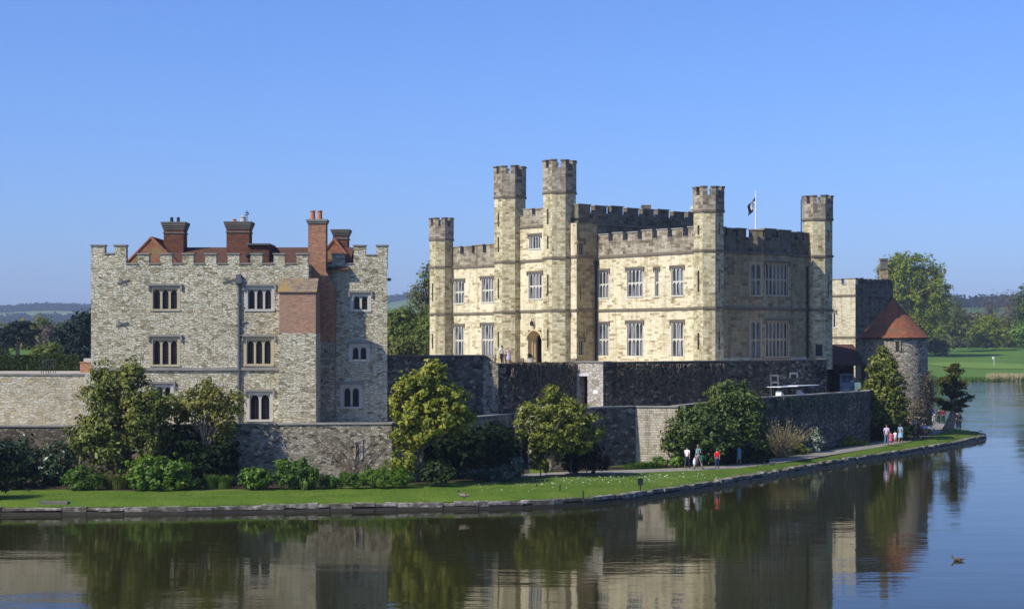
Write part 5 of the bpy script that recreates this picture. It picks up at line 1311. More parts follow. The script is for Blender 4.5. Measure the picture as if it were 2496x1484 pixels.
# far woods: one mass of bushy crowns over the meadow edge, hills and ridge lines
def wood(label, spec, mat, seed, leaf):
    P, N = [], []; rg = np.random.default_rng(seed)
    for (Ya, Yb, xa, xb, n, r, h) in spec:
        for i in range(n):
            Y = rg.uniform(Ya, Yb); X = wx(rg.uniform(xa, xb), Y); z = terr(X, Y); m = 60
            q = rg.normal(size=(m, 3)); q /= np.linalg.norm(q, axis=1, keepdims=True); s = rg.uniform(.7, 1.3)
            P.append(np.array([X, Y, z + h * .45 * s]) + q * np.array([r, r, h * .55]) * s * rg.random((m, 1)) ** .33); nn = q + rg.normal(size=(m, 3)) * .5; nn[:, 2] += .5; N.append(nn)
    o = leafmesh('wood', np.concatenate(P), np.concatenate(N), leaf, M[mat], None, seed, .8); tag(o, label, 'wood', kind='stuff')
wood('distant wood along the far side of the meadow', [(610, 760, 2270, 2560, 120, 6, 10), (620, 700, 2300, 2560, 60, 4, 6)], 'leaf_olive', 131, 1.7)
wood('far tree line on the hill crest at right', [(1720, 1900, 2150, 2600, 150, 9, 13), (1100, 1300, 2200, 2600, 50, 8, 10)], 'leaf_dark', 132, 4)
wood('wooded far ridge behind the cedar at left', [(3300, 3700, -80, 300, 330, 16, 13), (3300, 3700, 900, 1100, 120, 16, 13), (2300, 2900, -80, 300, 160, 13, 10), (1500, 2000, -80, 300, 120, 9, 8)], 'leaf_dark', 133, 4.5)
wood('low hazy wood behind the hedge at far left', [(380, 520, -60, 240, 90, 5, 6), (420, 600, 900, 1120, 50, 5, 8)], 'leaf_olive', 134, 1.1)

# reeds at the far shore, grass blades and daisies on the lawn
rg = np.random.default_rng(141); vs = []; fs = []
def blades(n, posf, h, w, lean):
    for i in range(n):
        p = posf(); 
        if p is None: continue
        L = h * rg.uniform(.6, 1.3); a = rg.uniform(0, 6.283); k = len(vs); dx, dy = math.cos(a) * w, math.sin(a) * w
        vs.extend([(p[0] - dx, p[1] - dy, p[2]), (p[0] + dx, p[1] + dy, p[2]), (p[0] + rg.normal() * lean, p[1] + rg.normal() * lean, p[2] + L)]); fs.append((k, k + 1, k + 2))
blades(2600, lambda: (lambda x: (x, shore(x) + rg.uniform(0, 5), 0))(wx(rg.uniform(2415, 2540), 388)), 1.7, .11, .35)
mb = MB(); mb.add(vs, fs); tag(mb.build('reeds', M['reed']), 'pale straw-coloured reeds at the far shore', 'reeds', kind='stuff')
vs, fs = [], []
blades(2200, lambda: (lambda x: (x, shore(x) + rg.uniform(-.5, 5), .1))(wx(rg.uniform(2255, 2540), 388)), .9, .12, .3)
mb = MB(); mb.add(vs, fs); tag(mb.build('shore_grass', M['blade']), 'rough green grass along the far shore', 'grass', kind='stuff')
vs, fs = [], []
def lz(w): return float(np.interp(w, [KW, 1.0, 1.7], [.37, .5, ZG]))
def lawnpt():
    i = int(rg.integers(2, len(fine) - 42)); w = KW + rg.random() ** 1.3 * 5.5; p = inward(i, w).lerp(inward(i + 1, w), rg.random())
    return (p.x, p.y, lz(w))
blades(42000, lawnpt, .07, .012, .03)
def edgept():
    i = int(rg.integers(2, len(fine) - 42)); w = KW + rg.uniform(-.1, .2); p = inward(i, w).lerp(inward(i + 1, w), rg.random()); return (p.x, p.y, .38)
blades(3500, edgept, .13, .02, .07)
mb = MB(); mb.add(vs, fs); tag(mb.build('grass', M['blade']), 'short mown grass blades on the lawn', 'grass', kind='stuff')
n = 520; P = []
while len(P) < n:
    x = rg.normal(1500, 210); y = 1180 - (x - 1300) * .05 + rg.normal() * 9 - 6
    if 1150 < x < 1950 and rg.random() < .9:
        lim = 1232 - max(0, x - 1300) * .1
        if y < 1155 or y > lim - 15: continue
        g = ground(x, y, ZG); P.append((g.x, g.y, ZG + .07))
P = np.array(P); N = np.tile([0, -.4, 1.0], (len(P), 1)) + rg.normal(size=(len(P), 3)) * .3
o = leafmesh('daisies', P, N, .042, M['daisy'], None, 5, 1.0, fold=0); tag(o, 'white daisies scattered over the lawn in front of the coursed wall', 'daisies', kind='stuff')
# ================================================================ people
SKIN = flat('skin', (.5, .3, .21), .6, .08, .3)
_cl = {}
def cloth(c):
    if c not in _cl: _cl[c] = flat('cloth', c, .85, .18, .15, nscale=9)
    return _cl[c]
def skinned(name, verts, edges, radii, root, mat, parent, sub=2, local=None):
    me = bpy.data.meshes.new(name); bm = bmesh.new(); L = bm.verts.layers.skin.verify()
    bv = []
    for i, v in enumerate(verts):
        q = bm.verts.new(v); r = radii[i]; q[L].radius = r if hasattr(r, '__len__') else (r, r); q[L].use_root = (i == root); bv.append(q)
    for a, b in edges: bm.edges.new((bv[a], bv[b]))
    bm.to_mesh(me); bm.free()
    o = bpy.data.objects.new(name, me); COL.objects.link(o)
    m = o.modifiers.new('skin', 'SKIN'); m.use_smooth_shade = True; m.branch_smoothing = .3
    m = o.modifiers.new('sub', 'SUBSURF'); m.levels = m.render_levels = sub
    bpy.context.view_layer.update()
    dg_ = bpy.context.evaluated_depsgraph_get()
    nm = bpy.data.meshes.new_from_object(o.evaluated_get(dg_)); nm.name = name
    o.modifiers.clear(); o.data = nm; bpy.data.meshes.remove(me)
    nm.materials.clear(); nm.materials.append(mat)
    o.parent = parent; return o
class SK:
    def __init__(s): s.v = []; s.e = []; s.r = []
    def p(s, co, r, prev=None):
        s.v.append(tuple(co)); s.r.append(r); i = len(s.v) - 1
        if prev is not None: s.e.append((prev, i))
        return i
def person(label, pos, h, face, top, bottom, hair, kind='trousers', stride=.25, longhair=False, sleeves='short', arms='down', cap=None, group='visitors on the waterside path', lean=0, shoes=(.05, .045, .04)):
    k = h / 1.75
    t = thing('person', pos, label, 'person', group); t.rotation_euler.z = R(face - 90)
    child = 1.0 if h > 1.45 else 1.13       # children have larger heads
    S = lambda x, y, z: Vector((x * k, (y + lean * max(0, z - .9)) * k, z * k))
    legs = []
    for sd in (-1, 1):
        f = stride * sd
        legs.append((S(.088 * sd, 0, .89), S(.095 * sd, f * .55 + .03, .50), S(.095 * sd, f - (.04 if f < 0 else -.0), .09 + (.05 if f < 0 else 0)), S(.105 * sd, f + .15, .035 + (.0 if f < 0 else .0))))
    arm = []
    for sd in (-1, 1):
        f = -stride * .7 * sd
        if arms == 'hold': arm.append((S(.185 * sd, .01, 1.42), S(.235 * sd, .02, 1.16), S(.12 * sd, .27, 1.12), S(.07 * sd, .33, 1.12)))
        elif arms == 'up' and sd > 0: arm.append((S(.185, .01, 1.42), S(.25, .16, 1.3), S(.13, .24, 1.5), S(.1, .22, 1.58)))
        elif arms == 'push': arm.append((S(.185 * sd, .01, 1.42), S(.22 * sd, .1, 1.15), S(.18 * sd, .38, 1.02), S(.18 * sd, .46, 1.0)))
        else: arm.append((S(.185 * sd, 0, 1.42), S(.225 * sd, f * .35 - .02, 1.15), S(.235 * sd, f * .8 + .05, .91), S(.23 * sd, f * .9 + .08, .83)))
    b = SK()
    pv = b.p(S(0, 0, .95), (.125 * k, .10 * k)); sp_ = b.p(S(0, 0, 1.15), (.115 * k, .09 * k), pv); chs = b.p(S(0, 0, 1.36), (.14 * k, .1 * k), sp_)
    nk = b.p(S(0, .0, 1.5), .052 * k, chs); hd0 = b.p(S(0, .02, 1.575), (.066 * k * child, .07 * k * child), nk); hd1 = b.p(S(0, .02, 1.66), (.078 * k * child, .094 * k * child), hd0); b.p(S(0, .01, 1.73 + .02 * (child - 1)), (.05 * k * child, .06 * k * child), hd1)
    b.p(S(0, .125 * child, 1.635), .012 * k, hd1)   # nose
    for l in legs:
        i = b.p(l[0], .082 * k, pv); i = b.p(l[1], .052 * k, i); i = b.p(l[2], .036 * k, i); b.p(l[3], (.036 * k, .026 * k), i)
    for a in arm:
        i = b.p(a[0], .05 * k, chs); i = b.p(a[1], .038 * k, i); i = b.p(a[2], .026 * k, i); pm = b.p(a[3], (.034 * k, .018 * k), i)
        d = (a[3] - a[2]).normalized(); sidev = d.cross(Vector((0, 0, 1))); sidev = Vector((0, 1, 0)) if sidev.length < .3 else sidev.normalized()
        sidev = Vector((0, 1, 0)) if abs(d.z) > .6 else sidev
        for q, (off, ln) in enumerate(((-.026, .07), (-.009, .082), (.009, .078), (.026, .06))):
            f0 = b.p(a[3] + d * .045 * k + sidev * off * k, .0085 * k, pm); b.p(a[3] + d * (.045 + ln * .6) * k + sidev * off * 1.1 * k, .008 * k, f0)
        th = b.p(a[2].lerp(a[3], .75) + sidev * .04 * k + d * .01 * k, .0095 * k, pm); b.p(a[3] + sidev * .055 * k + d * .03 * k, .0085 * k, th)
    skinned('body', b.v, b.e, b.r, pv, SKIN, t)
    # face details
    fm = MB()
    for sd in (-1, 1):
        c = S(.03 * sd * child, .105 * child, 1.665); fm.box(c.x - .011 * k, c.x + .011 * k, c.y - .012 * k, c.y + .006 * k, c.z - .006 * k, c.z + .006 * k)
    c = S(0, .1 * child, 1.592); fm.box(c.x - .022 * k, c.x + .022 * k, c.y - .015 * k, c.y + .004 * k, c.z - .005 * k, c.z + .005 * k)
    o = fm.build('face_features', cloth((.12, .05, .04)), None, origin=Vector((0, 0, 0))); o.parent = t
    # upper garment
    s = SK(); dress = kind == 'dress'
    lo = s.p(S(0, 0, .9), (.15 * k, .125 * k)); m_ = s.p(S(0, 0, 1.13), (.135 * k, .11 * k), lo); c_ = s.p(S(0, 0, 1.37), (.155 * k, .117 * k), m_); s.p(S(0, 0, 1.47), (.075 * k, .07 * k), c_)
    for a in arm:
        i = s.p(a[0], .064 * k, c_)
        if sleeves == 'short': s.p(a[0].lerp(a[1], .72), .055 * k, i)
        else: i = s.p(a[1], .051 * k, i); s.p(a[1].lerp(a[2], .92), .038 * k, i)
    skinned('shirt' if not dress else 'bodice', s.v, s.e, s.r, lo, cloth(top), t)
    if kind == 'dress' or kind == 'skirt':
        g = MB(); n = 20
        for z0, z1, r0, r1 in ((.52, .7, .25, .215), (.7, .98, .215, .15)):
            vs = []; fs = []
            for rr, zz in ((r0, z0), (r1, z1)):
                for q in range(n): a = 6.2832 * q / n; w = 1 + .07 * math.sin(q * 3.1) * (1.1 - zz); vs.append(S(rr * math.cos(a) * w, rr * .8 * math.sin(a) * w, zz))
            fs = [(q, (q + 1) % n, n + (q + 1) % n, n + q) for q in range(n)]; g.add(vs, fs)
        o = g.build('skirt', cloth(bottom), None, True, origin=Vector((0, 0, 0))); o.parent = t
    else:
        s = SK(); pv2 = s.p(S(0, 0, .97), (.135 * k, .112 * k)); endt = .97 if kind == 'trousers' else .1
        for l in legs:
            i = s.p(l[0], .1 * k, pv2)
            if kind == 'trousers': i = s.p(l[1], .072 * k, i); s.p(l[1].lerp(l[2], .95), .062 * k, i)
            else: s.p(l[0].lerp(l[1], .85), .085 * k, i)
        skinned('trousers' if kind == 'trousers' else 'shorts', s.v, s.e, s.r, pv2, cloth(bottom), t)
    for l in legs:
        s = SK(); i = s.p(l[2] + Vector((0, -.03 * k, -.035 * k)), .045 * k); s.p(l[3], (.044 * k, .035 * k), i); skinned('shoe', s.v, s.e, s.r, 0, cloth(shoes), t, 1)
    s = SK(); i = s.p(S(0, -.012, 1.60), (.07 * k * child, .075 * k * child)); i = s.p(S(0, -.008, 1.685), (.09 * k * child, .1 * k * child), i); s.p(S(0, .0, 1.745), (.06 * k * child, .07 * k * child), i)
    if longhair: s.p(S(0, -.075, 1.45), (.075 * k, .045 * k), 0)
    skinned('hair', s.v, s.e, s.r, 0, cloth(hair), t)
    if cap:
        g = MB(); g.lathe(0, .005 * k, [(.1 * k * child, 1.70 * k), (.1 * k * child, 1.74 * k), (.075 * k * child, 1.785 * k), (.02, 1.8 * k)], 14); c = S(0, .12, 1.705); g.box(-.06 * k, .06 * k, .08 * k, .19 * k, c.z - .008 * k, c.z + .008 * k)
        o = g.build('cap', cloth(cap), None, True, origin=Vector((0, 0, 0))); o.parent = t
    return t
def at(x, y): return ground(x, y, ZG + .01)
G1 = 'visitors on the waterside path'
person('boy in a white shirt and dark trousers walking away on the path', at(1675, 1141), 1.5, 62, (.8, .8, .8), (.03, .04, .055), (.03, .02, .015), stride=.22)
wm = person('woman in a grey-blue top and mauve trousers carrying a green jacket', at(1702, 1143.5), 1.7, 38, (.12, .2, .24), (.3, .23, .26), (.2, .15, .1), stride=.32, longhair=True, arms='hold')
person('boy in a bright red shirt and blue jeans walking on the path', at(1748, 1142.5), 1.36, 70, (.62, .012, .02), (.03, .05, .13), (.16, .1, .06), stride=.14)
person('girl in a turquoise dress walking ahead on the shaded path', at(1801, 1131.5), 1.32, 55, (.08, .38, .6), (.11, .3, .32), (.04, .03, .025), 'dress', stride=.16)
bag = W(1693, 1122, WORLD[wm].y - .1)
k = MB(); vs = []
for z, r in ((-.3, .05), (-.22, .11), (.0, .1), (.12, .05), (.2, .02)):
    for q in range(8): vs.append((bag.x + r * math.cos(q * .785), bag.y + r * .6 * math.sin(q * .785), bag.z + z))
k.add(vs, [(j * 8 + q, j * 8 + (q + 1) % 8, j * 8 + 8 + (q + 1) % 8, j * 8 + 8 + q) for j in range(4) for q in range(8)]); k.tube([bag + Vector((.03, 0, .15)), bag + Vector((.1, .05, .5)), bag + Vector((.16, .1, .62))], .012, 5)
tag(k.build('bag', M['white'], smooth=True), 'white bag hanging at the side of the woman with mauve trousers', 'bag')
jk = W(1709, 1115, WORLD[wm].y - .15); rg2 = random.Random(3); k = MB()
k.tube([jk + Vector((-.12, -.05, .02)), jk + Vector((.05, -.1, .08)), jk + Vector((.2, 0, .02)), jk + Vector((.24, .04, -.15))], [.09, .13, .12, .05], 8)
k.tube([jk + Vector((.02, -.1, .05)), jk + Vector((.03, -.14, -.18)), jk + Vector((.06, -.12, -.32))], [.1, .09, .05], 8)
tag(k.build('jacket', cloth((.02, .1, .06)), smooth=True), 'green jacket folded over the arms of the woman with mauve trousers', 'jacket')
person('man in a pale lilac shirt and blue jeans walking with two children', at(2161, 1086), 1.78, 58, (.5, .42, .6), (.1, .16, .24), (.12, .08, .06), stride=.12)
person('small child in a bright pink coat holding close to the man in lilac', at(2171, 1084), 1.1, 60, (.75, .08, .2), (.6, .1, .2), (.1, .06, .04), 'skirt', stride=.1)
person('small child in white between the pink child and the woman in blue', at(2182, 1081.5), 1.12, 60, (.75, .7, .74), (.6, .5, .55), (.06, .045, .04), 'shorts', stride=.12)
person('woman in a pale blue patterned dress walking beside the family', at(2195, 1079), 1.62, 55, (.2, .34, .5), (.24, .42, .6), (.1, .08, .06), 'dress', stride=.14, longhair=True)
person('man in a white cap and grey shirt standing by the pushchair', at(2229, 1070), 1.76, 120, (.3, .3, .28), (.05, .055, .08), (.3, .27, .25), stride=.08, cap=(.8, .8, .78))
person('woman in dark clothes facing the man in the white cap', at(2238, 1069), 1.66, 150, (.03, .03, .05), (.04, .04, .07), (.02, .015, .012), stride=.06, sleeves='long')
person('person in a blue top and white trousers looking over the water by the tower', at(2276, 1032), 1.78, 80, (.06, .08, .3), (.5, .5, .52), (.03, .025, .02), stride=.1)
person('dark-clothed person standing between the blue top and the red top', at(2288, 1032.5), 1.62, 85, (.03, .035, .05), (.02, .025, .03), (.02, .016, .014), stride=.06, sleeves='long')
person('person in a dark red top with a shoulder bag under the leaning conifer', at(2299, 1033), 1.66, 70, (.17, .012, .03), (.015, .03, .03), (.03, .02, .02), stride=.14, sleeves='long')
person('person in black half hidden behind the round tower edge', at(2268, 1031), 1.66, 85, (.015, .015, .02), (.02, .02, .025), (.02, .016, .014), stride=.06, sleeves='long')
person('dark figure standing just right of the conifer trunk', at(2333, 1045), 1.74, 95, (.03, .033, .03), (.025, .025, .03), (.02, .015, .012), stride=.05, sleeves='long')
person('dark figure with pale bag leaning close beside the conifer trunk', at(2340, 1046), 1.62, 95, (.02, .022, .02), (.22, .2, .18), (.02, .015, .012), stride=.08, sleeves='long', longhair=True)
G2 = 'visitors at the castle door'
ZT = 7.16
dq = G.pt(G.sx(1252.5), ZT, 1.6)
person('person in a white shirt and dark trousers at the castle entrance', Vector(G.pt(G.sx(1252.5), ZT, 1.5)), 1.78, 130, (.8, .8, .84), (.05, .03, .03), (.04, .03, .025), group=G2, stride=.1)
person('person in a pale lilac dress with raised arm beside the arched door', Vector(G.pt(G.sx(1269.5), ZT, 1.5)), 1.62, -60, (.7, .64, .72), (.42, .4, .58), (.06, .04, .03), 'dress', group=G2, stride=.08, arms='up')
person('small child in dark clothes between the two adults at the castle door', Vector(G.pt(G.sx(1261), ZT, 1.4)), 1.2, 130, (.25, .14, .1), (.1, .06, .06), (.05, .03, .02), group=G2, stride=.08, sleeves='long')

# pushchair and lectern sign by the path
pc = thing('pushchair', at(2245, 1069.5), 'dark pushchair parked beside the couple near the round tower', 'pushchair')
q = WORLD[pc]
for dx, dy in ((-.22, -.25), (.22, -.25), (-.22, .3), (.22, .3)):
    k = MB(); c = q + Vector((dx, dy, .1)); n = 12
    k.add([(c.x + s * .02, c.y + .1 * math.cos(6.283 * i / n), c.z + .1 * math.sin(6.283 * i / n)) for s in (-1, 1) for i in range(n)], [(i, (i + 1) % n, n + (i + 1) % n, n + i) for i in range(n)] + [tuple(range(n)), tuple(range(2 * n - 1, n - 1, -1))]); k.build('wheel', M['black'], pc)
k = MB()
for dx in (-.22, .22): k.tube([q + Vector((dx, -.25, .1)), q + Vector((dx, .05, .5)), q + Vector((dx, .45, 1.02))], .016, 5); k.tube([q + Vector((dx, .3, .1)), q + Vector((dx, .05, .5))], .016, 5)
k.tube([q + Vector((-.22, .45, 1.02)), q + Vector((.22, .45, 1.02))], .018, 5); k.build('frame', M['iron'], pc)
k = MB(); k.hexa([tuple(q + Vector(v)) for v in ((-.2, -.3, .4), (.2, -.3, .4), (.2, .12, .42), (-.2, .12, .42), (-.2, -.3, .46), (.2, -.3, .46), (.2, .12, .5), (-.2, .12, .5))]); k.hexa([tuple(q + Vector(v)) for v in ((-.2, .08, .45), (.2, .08, .45), (.2, .16, .45), (-.2, .16, .45), (-.2, .25, .95), (.2, .25, .95), (.2, .32, .95), (-.2, .32, .95))]); k.build('seat', cloth((.12, .03, .06)), pc)
ls = thing('information_lectern', at(2259, 1070), 'small sloping information board on a thin dark post beside the pushchair', 'sign'); q = WORLD[ls]
k = MB(); k.tube([q, q + Vector((0, 0, .98))], .03, 6); k.build('post', M['iron'], ls)
k = MB(); k.hexa([tuple(q + Vector(v)) for v in ((-.38, -.22, .93), (.3, -.22, .93), (.3, .22, 1.14), (-.38, .22, 1.14), (-.38, -.24, .97), (.3, -.24, .97), (.3, .2, 1.18), (-.38, .2, 1.18))]); k.build('board', flat('lectern_panel', (.3, .32, .33), .5, .3), ls)
# sign board and marker posts on the lawn
sg = thing('sign_board', at(1561, 1191), 'dark square notice board on a short post on the lawn edge', 'sign'); q = WORLD[sg]
k = MB(); k.box(q.x - .035, q.x + .035, q.y, q.y + .06, q.z - .1, q.z + .5); k.build('post', M['black'], sg)
k = MB(); k.hexa([tuple(q + Vector(v)) for v in ((-.155, -.05, .23), (.155, -.05, .23), (.155, -.01, .23), (-.155, -.01, .23), (-.155, -.04, .62), (.155, -.04, .62), (.155, .0, .62), (-.155, .0, .62))]); k.build('board', M['black'], sg)
for i, (x, y, lb) in enumerate(((1308.5, 1184, 'slim dark marker post on the lawn, furthest from the water'), (1365, 1196, 'slim dark marker post midway across the lawn to the water'), (1421.5, 1212, 'slim dark marker post on the lawn, nearest the water'))):
    q = at(x, y); k = MB(); k.lathe(q.x, q.y, [(.035, q.z - .1), (.035, q.z + .34), (.045, q.z + .35), (.03, q.z + .4)], 8); tag(k.build('marker_post', M['black']), lb, 'post', 'marker posts on the lawn')
# drain cover in the grass
g0 = ground(128, 1226, .56); k = MB(); k.box(g0.x - .75, g0.x + .75, g0.y + .15, g0.y + .6, .4, ZG + .008); tag(k.build('drain_cover', M['coping_dark']), 'long flat stone drain cover in the lawn at far left', 'cover')

# ---------------------------------------------------------------- birds
def bird(name, label, pos, L, face, body, head, breast, neck=1.0, legs=True, group=None, swim=False):
    t = thing(name, pos, label, 'bird', group); t.rotation_euler.z = R(face)
    k = L / .9; z0 = 0 if swim else .13
    s = SK(); r0 = s.p((0, 0, (z0 + .12) * k), (.13 * k, .12 * k)); i = s.p((-.22 * k, 0, (z0 + .14) * k), (.1 * k, .08 * k), r0); s.p((-.42 * k, 0, (z0 + .17) * k), (.03 * k, .015 * k), i)
    i = s.p((.2 * k, 0, (z0 + .15) * k), (.095 * k, .1 * k), r0); i = s.p((.29 * k, 0, (z0 + .24 * neck) * k), .05 * k, i); i = s.p((.32 * k, 0, (z0 + .36 * neck) * k), .035 * k, i)
    skinned('body', s.v, s.e, s.r, r0, cloth(body), t)
    s = SK(); i = s.p((.30 * k, 0, (z0 + .28 * neck) * k), .043 * k); i = s.p((.325 * k, 0, (z0 + .39 * neck) * k), .045 * k, i); i = s.p((.375 * k, 0, (z0 + .41 * neck) * k), .04 * k, i); s.p((.45 * k, 0, (z0 + .395 * neck) * k), .012 * k, i)
    skinned('head', s.v, s.e, s.r, 0, cloth(head), t)
    s = SK(); i = s.p((.17 * k, 0, (z0 + .1) * k), (.09 * k, .085 * k)); s.p((.255 * k, 0, (z0 + .19 * neck) * k), (.055 * k, .05 * k), i); skinned('breast', s.v, s.e, s.r, 0, cloth(breast), t)
    if legs and not swim:
        for sd in (-1, 1):
            s = SK(); i = s.p((0, .06 * sd * k, .2 * k), .03 * k); i = s.p((-.02 * k, .06 * sd * k, .11 * k), .014 * k, i); i = s.p((0, .06 * sd * k, .015 * k), .014 * k, i); s.p((.08 * k, .06 * sd * k, .012 * k), (.03 * k, .008 * k), i); skinned('leg', s.v, s.e, s.r, 0, cloth((.05, .045, .04)), t, 1)
    return t
bird('goose', 'brown goose with black neck and white breast on the lawn by the kerb', at(1131, 1217), .8, 165, (.2, .16, .13), (.015, .014, .014), (.62, .58, .52))
bird('duck', 'brown duck swimming on the open lake at lower right', Vector((*ground(2335, 1366, 0)[:2], -.03)), .62, 175, (.12, .085, .06), (.1, .07, .05), (.15, .11, .08), .8, swim=True)
bird('duck', 'grey duck resting on the grass near the tip of the lawn', ground(2333, 1065, ZG - .06), .6, 200, (.12, .1, .08), (.05, .05, .04), (.3, .28, .24), .8)
bird('duck', 'white duck sitting at the very end of the lawn tip', ground(2390, 1054.5, ZG - .12), .62, 160, (.7, .7, .68), (.7, .7, .66), (.75, .75, .72), .7)
bird('rook', 'black bird standing in the shadow at far left of the lawn', at(70, 1199), .55, 190, (.012, .012, .014), (.012, .012, .014), (.012, .012, .014), .8, group='black birds on the lawn')
bird('rook', 'black bird on the lawn at the extreme left edge', at(16, 1201), .5, 20, (.012, .012, .014), (.012, .012, .014), (.012, .012, .014), .8, group='black birds on the lawn')
bird('blackbird', 'small black bird on the grass before the feathery fern clump', at(181, 1198), .3, 30, (.012, .012, .014), (.012, .012, .014), (.012, .012, .014), .8)

# ---------------------------------------------------------------- castle forecourt and service yard
bq = Vector(G.pt(G.sx(1240), ZT, 2.6))
bn = thing('bench', bq, 'weathered wooden bench left of the visitors at the castle door', 'bench'); bn.rotation_euler.z = math.atan2(A_.y, A_.x) + math.pi
def loc(o): o.parent = bn; return o
for nm, bx in (('seat', (-.95, .95, -.22, .22, .43, .48)), ('backrest', (-.95, .95, .2, .25, .5, .92))):
    k = MB(); k.box(*bx); loc(k.build(nm, M['wood'], origin=Vector((0, 0, 0))))
for x in (-.9, .9):
    k = MB(); k.box(x - .04, x + .04, -.22, -.14, 0, .43); k.box(x - .04, x + .04, .16, .24, 0, .9); k.box(x - .04, x + .04, -.22, .24, .62, .67); loc(k.build('leg', M['wood'], origin=Vector((0, 0, 0))))
uq = Vector(G.pt(G.sx(1316), ZT, 1.1)); un = thing('planter', uq, 'stone planter with a dark clipped plant right of the castle door', 'planter')
k = MB(); k.lathe(uq.x, uq.y, [(.28, ZT), (.3, ZT + .12), (.2, ZT + .2), (.36, ZT + .55), (.4, ZT + .6)], 14); k.build('pot', M['dressed'], un, True)
P, N, _ = crown_points([(uq.x, uq.y, ZT + .8, .35, .35, .3)], 14, .15, 30, 5); leafmesh('foliage', P, N, .1, M['leaf_dark'], un, 5)
# electric buggy with white canopy behind the flint wall
D = Vector((wx(2005, 135) - wx(1898, 129.5), 5.5, 0)).normalized(); Nn = Vector((-D.y, D.x, 0)); O = Vector((wx(1902, 130.5), 130.5, 3.71))
bg = thing('buggy', O + D * 2, 'long electric buggy with flat white canopy parked behind the dark flint wall', 'buggy')
def bb(k, a0, a1, b0, b1, z0, z1):
    ps = [O + D * a + Nn * b for a, b in ((a0, b0), (a1, b0), (a1, b1), (a0, b1))]; k.hexa([(p.x, p.y, O.z + z0) for p in ps] + [(p.x, p.y, O.z + z1) for p in ps])
zc_ = wz(944, 130.5) - O.z
k = MB(); bb(k, -.1, 2.6, -.1, 1.3, zc_, zc_ + .045); bb(k, 2.62, 6.2, -.1, 1.3, zc_ + .03, zc_ + .09); k.build('canopy', M['white'], bg)
for a in (.35, 1.0, 1.9, 2.6, 3.5, 5.2):
    for b in (.0, 1.2): k = MB(); p = O + D * a + Nn * b; k.tube([(p.x, p.y, O.z + .5), (p.x, p.y, O.z + zc_ + .02)], .022, 5); k.build('post', M['coping'], bg)
k = MB(); bb(k, 0, 5.6, 0, 1.2, .35, .6); k.build('body', M['white'], bg)
zw = 5.12 - O.z
for a in (.3, 3.5):
    k = MB(); bb(k, a, a + .45, .1, .6, .6, zw + .0); bb(k, a + .02, a + .12, .1, .6, zw + .0, zw + .2); k.build('seat', M['white'], bg)
for a in (.7, 4.6):
    for b in (.05, 1.15):
        k = MB(); p = O + D * a + Nn * b; n = 14; k.add([tuple(p + D * .24 * math.cos(6.283 * i / n) + Vector((0, 0, .24 + .24 * math.sin(6.283 * i / n))) + Nn * s * .07) for s in (-1, 1) for i in range(n)], [(i, (i + 1) % n, n + (i + 1) % n, n + i) for i in range(n)] + [tuple(range(n)), tuple(range(2 * n - 1, n - 1, -1))]); k.build('wheel', M['black'], bg)
# van under the lean-to
Yv = 153.2; v0, v1 = wx(2047, Yv), wx(2083, Yv); vn = thing('van', ((v0 + v1) / 2, Yv + 1.5, 3.71), 'pale grey-blue van parked in the dark under the lean-to roof', 'van')
zt = wz(911, Yv); vm = flat('van_paint', (.33, .42, .44), .3, .05, .5)
k = MB(); k.hexa([(v0, Yv, 4.1), (v1, Yv, 4.1), (v1, Yv + 3.6, 4.1), (v0, Yv + 3.6, 4.1), (v0, Yv - .06, 5.4), (v1, Yv - .06, 5.4), (v1, Yv + 3.6, 5.4), (v0, Yv + 3.6, 5.4)])
k.hexa([(v0, Yv - .06, 5.401), (v1, Yv - .06, 5.401), (v1, Yv + 3.6, 5.401), (v0, Yv + 3.6, 5.401), (v0 + .1, Yv + .25, zt), (v1 - .1, Yv + .25, zt), (v1 - .1, Yv + 3.5, zt), (v0 + .1, Yv + 3.5, zt)]); k.build('body', vm, vn)
k = MB(); f = lambda t, z: Yv - .075 + .31 * t
k.add([(v0 + .1, Yv - .05, 5.46), (v1 - .1, Yv - .05, 5.46), (v1 - .18, Yv + .2, zt - .14), (v0 + .18, Yv + .2, zt - .14)], [(0, 1, 2, 3)]); k.build('windscreen', M['glass_bay'], vn)
k = MB(); k.box(v1 - .42, v1 - .12, Yv - .1, Yv - .04, 5.5, 5.68); k.build('plate', M['white'], vn)
k = MB(); k.box(v0 + .3, v0 + .85, Yv - .1, Yv - .02, 4.72, 4.86); k.build('number_plate', M['white'], vn)
for x in (v0 + .15, v1 - .15):
    k = MB(); k.box(x - .1, x + .1, Yv - .09, Yv - .02, 4.95, 5.1); k.build('headlight', M['coping'], vn)
    for y in (Yv + .6, Yv + 2.9):
        k = MB(); n = 14; k.add([(x + s * .1, y + .33 * math.cos(6.283 * i / n), 4.04 + .33 * math.sin(6.283 * i / n)) for s in (-1, 1) for i in range(n)], [(i, (i + 1) % n, n + (i + 1) % n, n + i) for i in range(n)] + [tuple(range(n)), tuple(range(2 * n - 1, n - 1, -1))]); k.build('wheel', M['black'], vn)
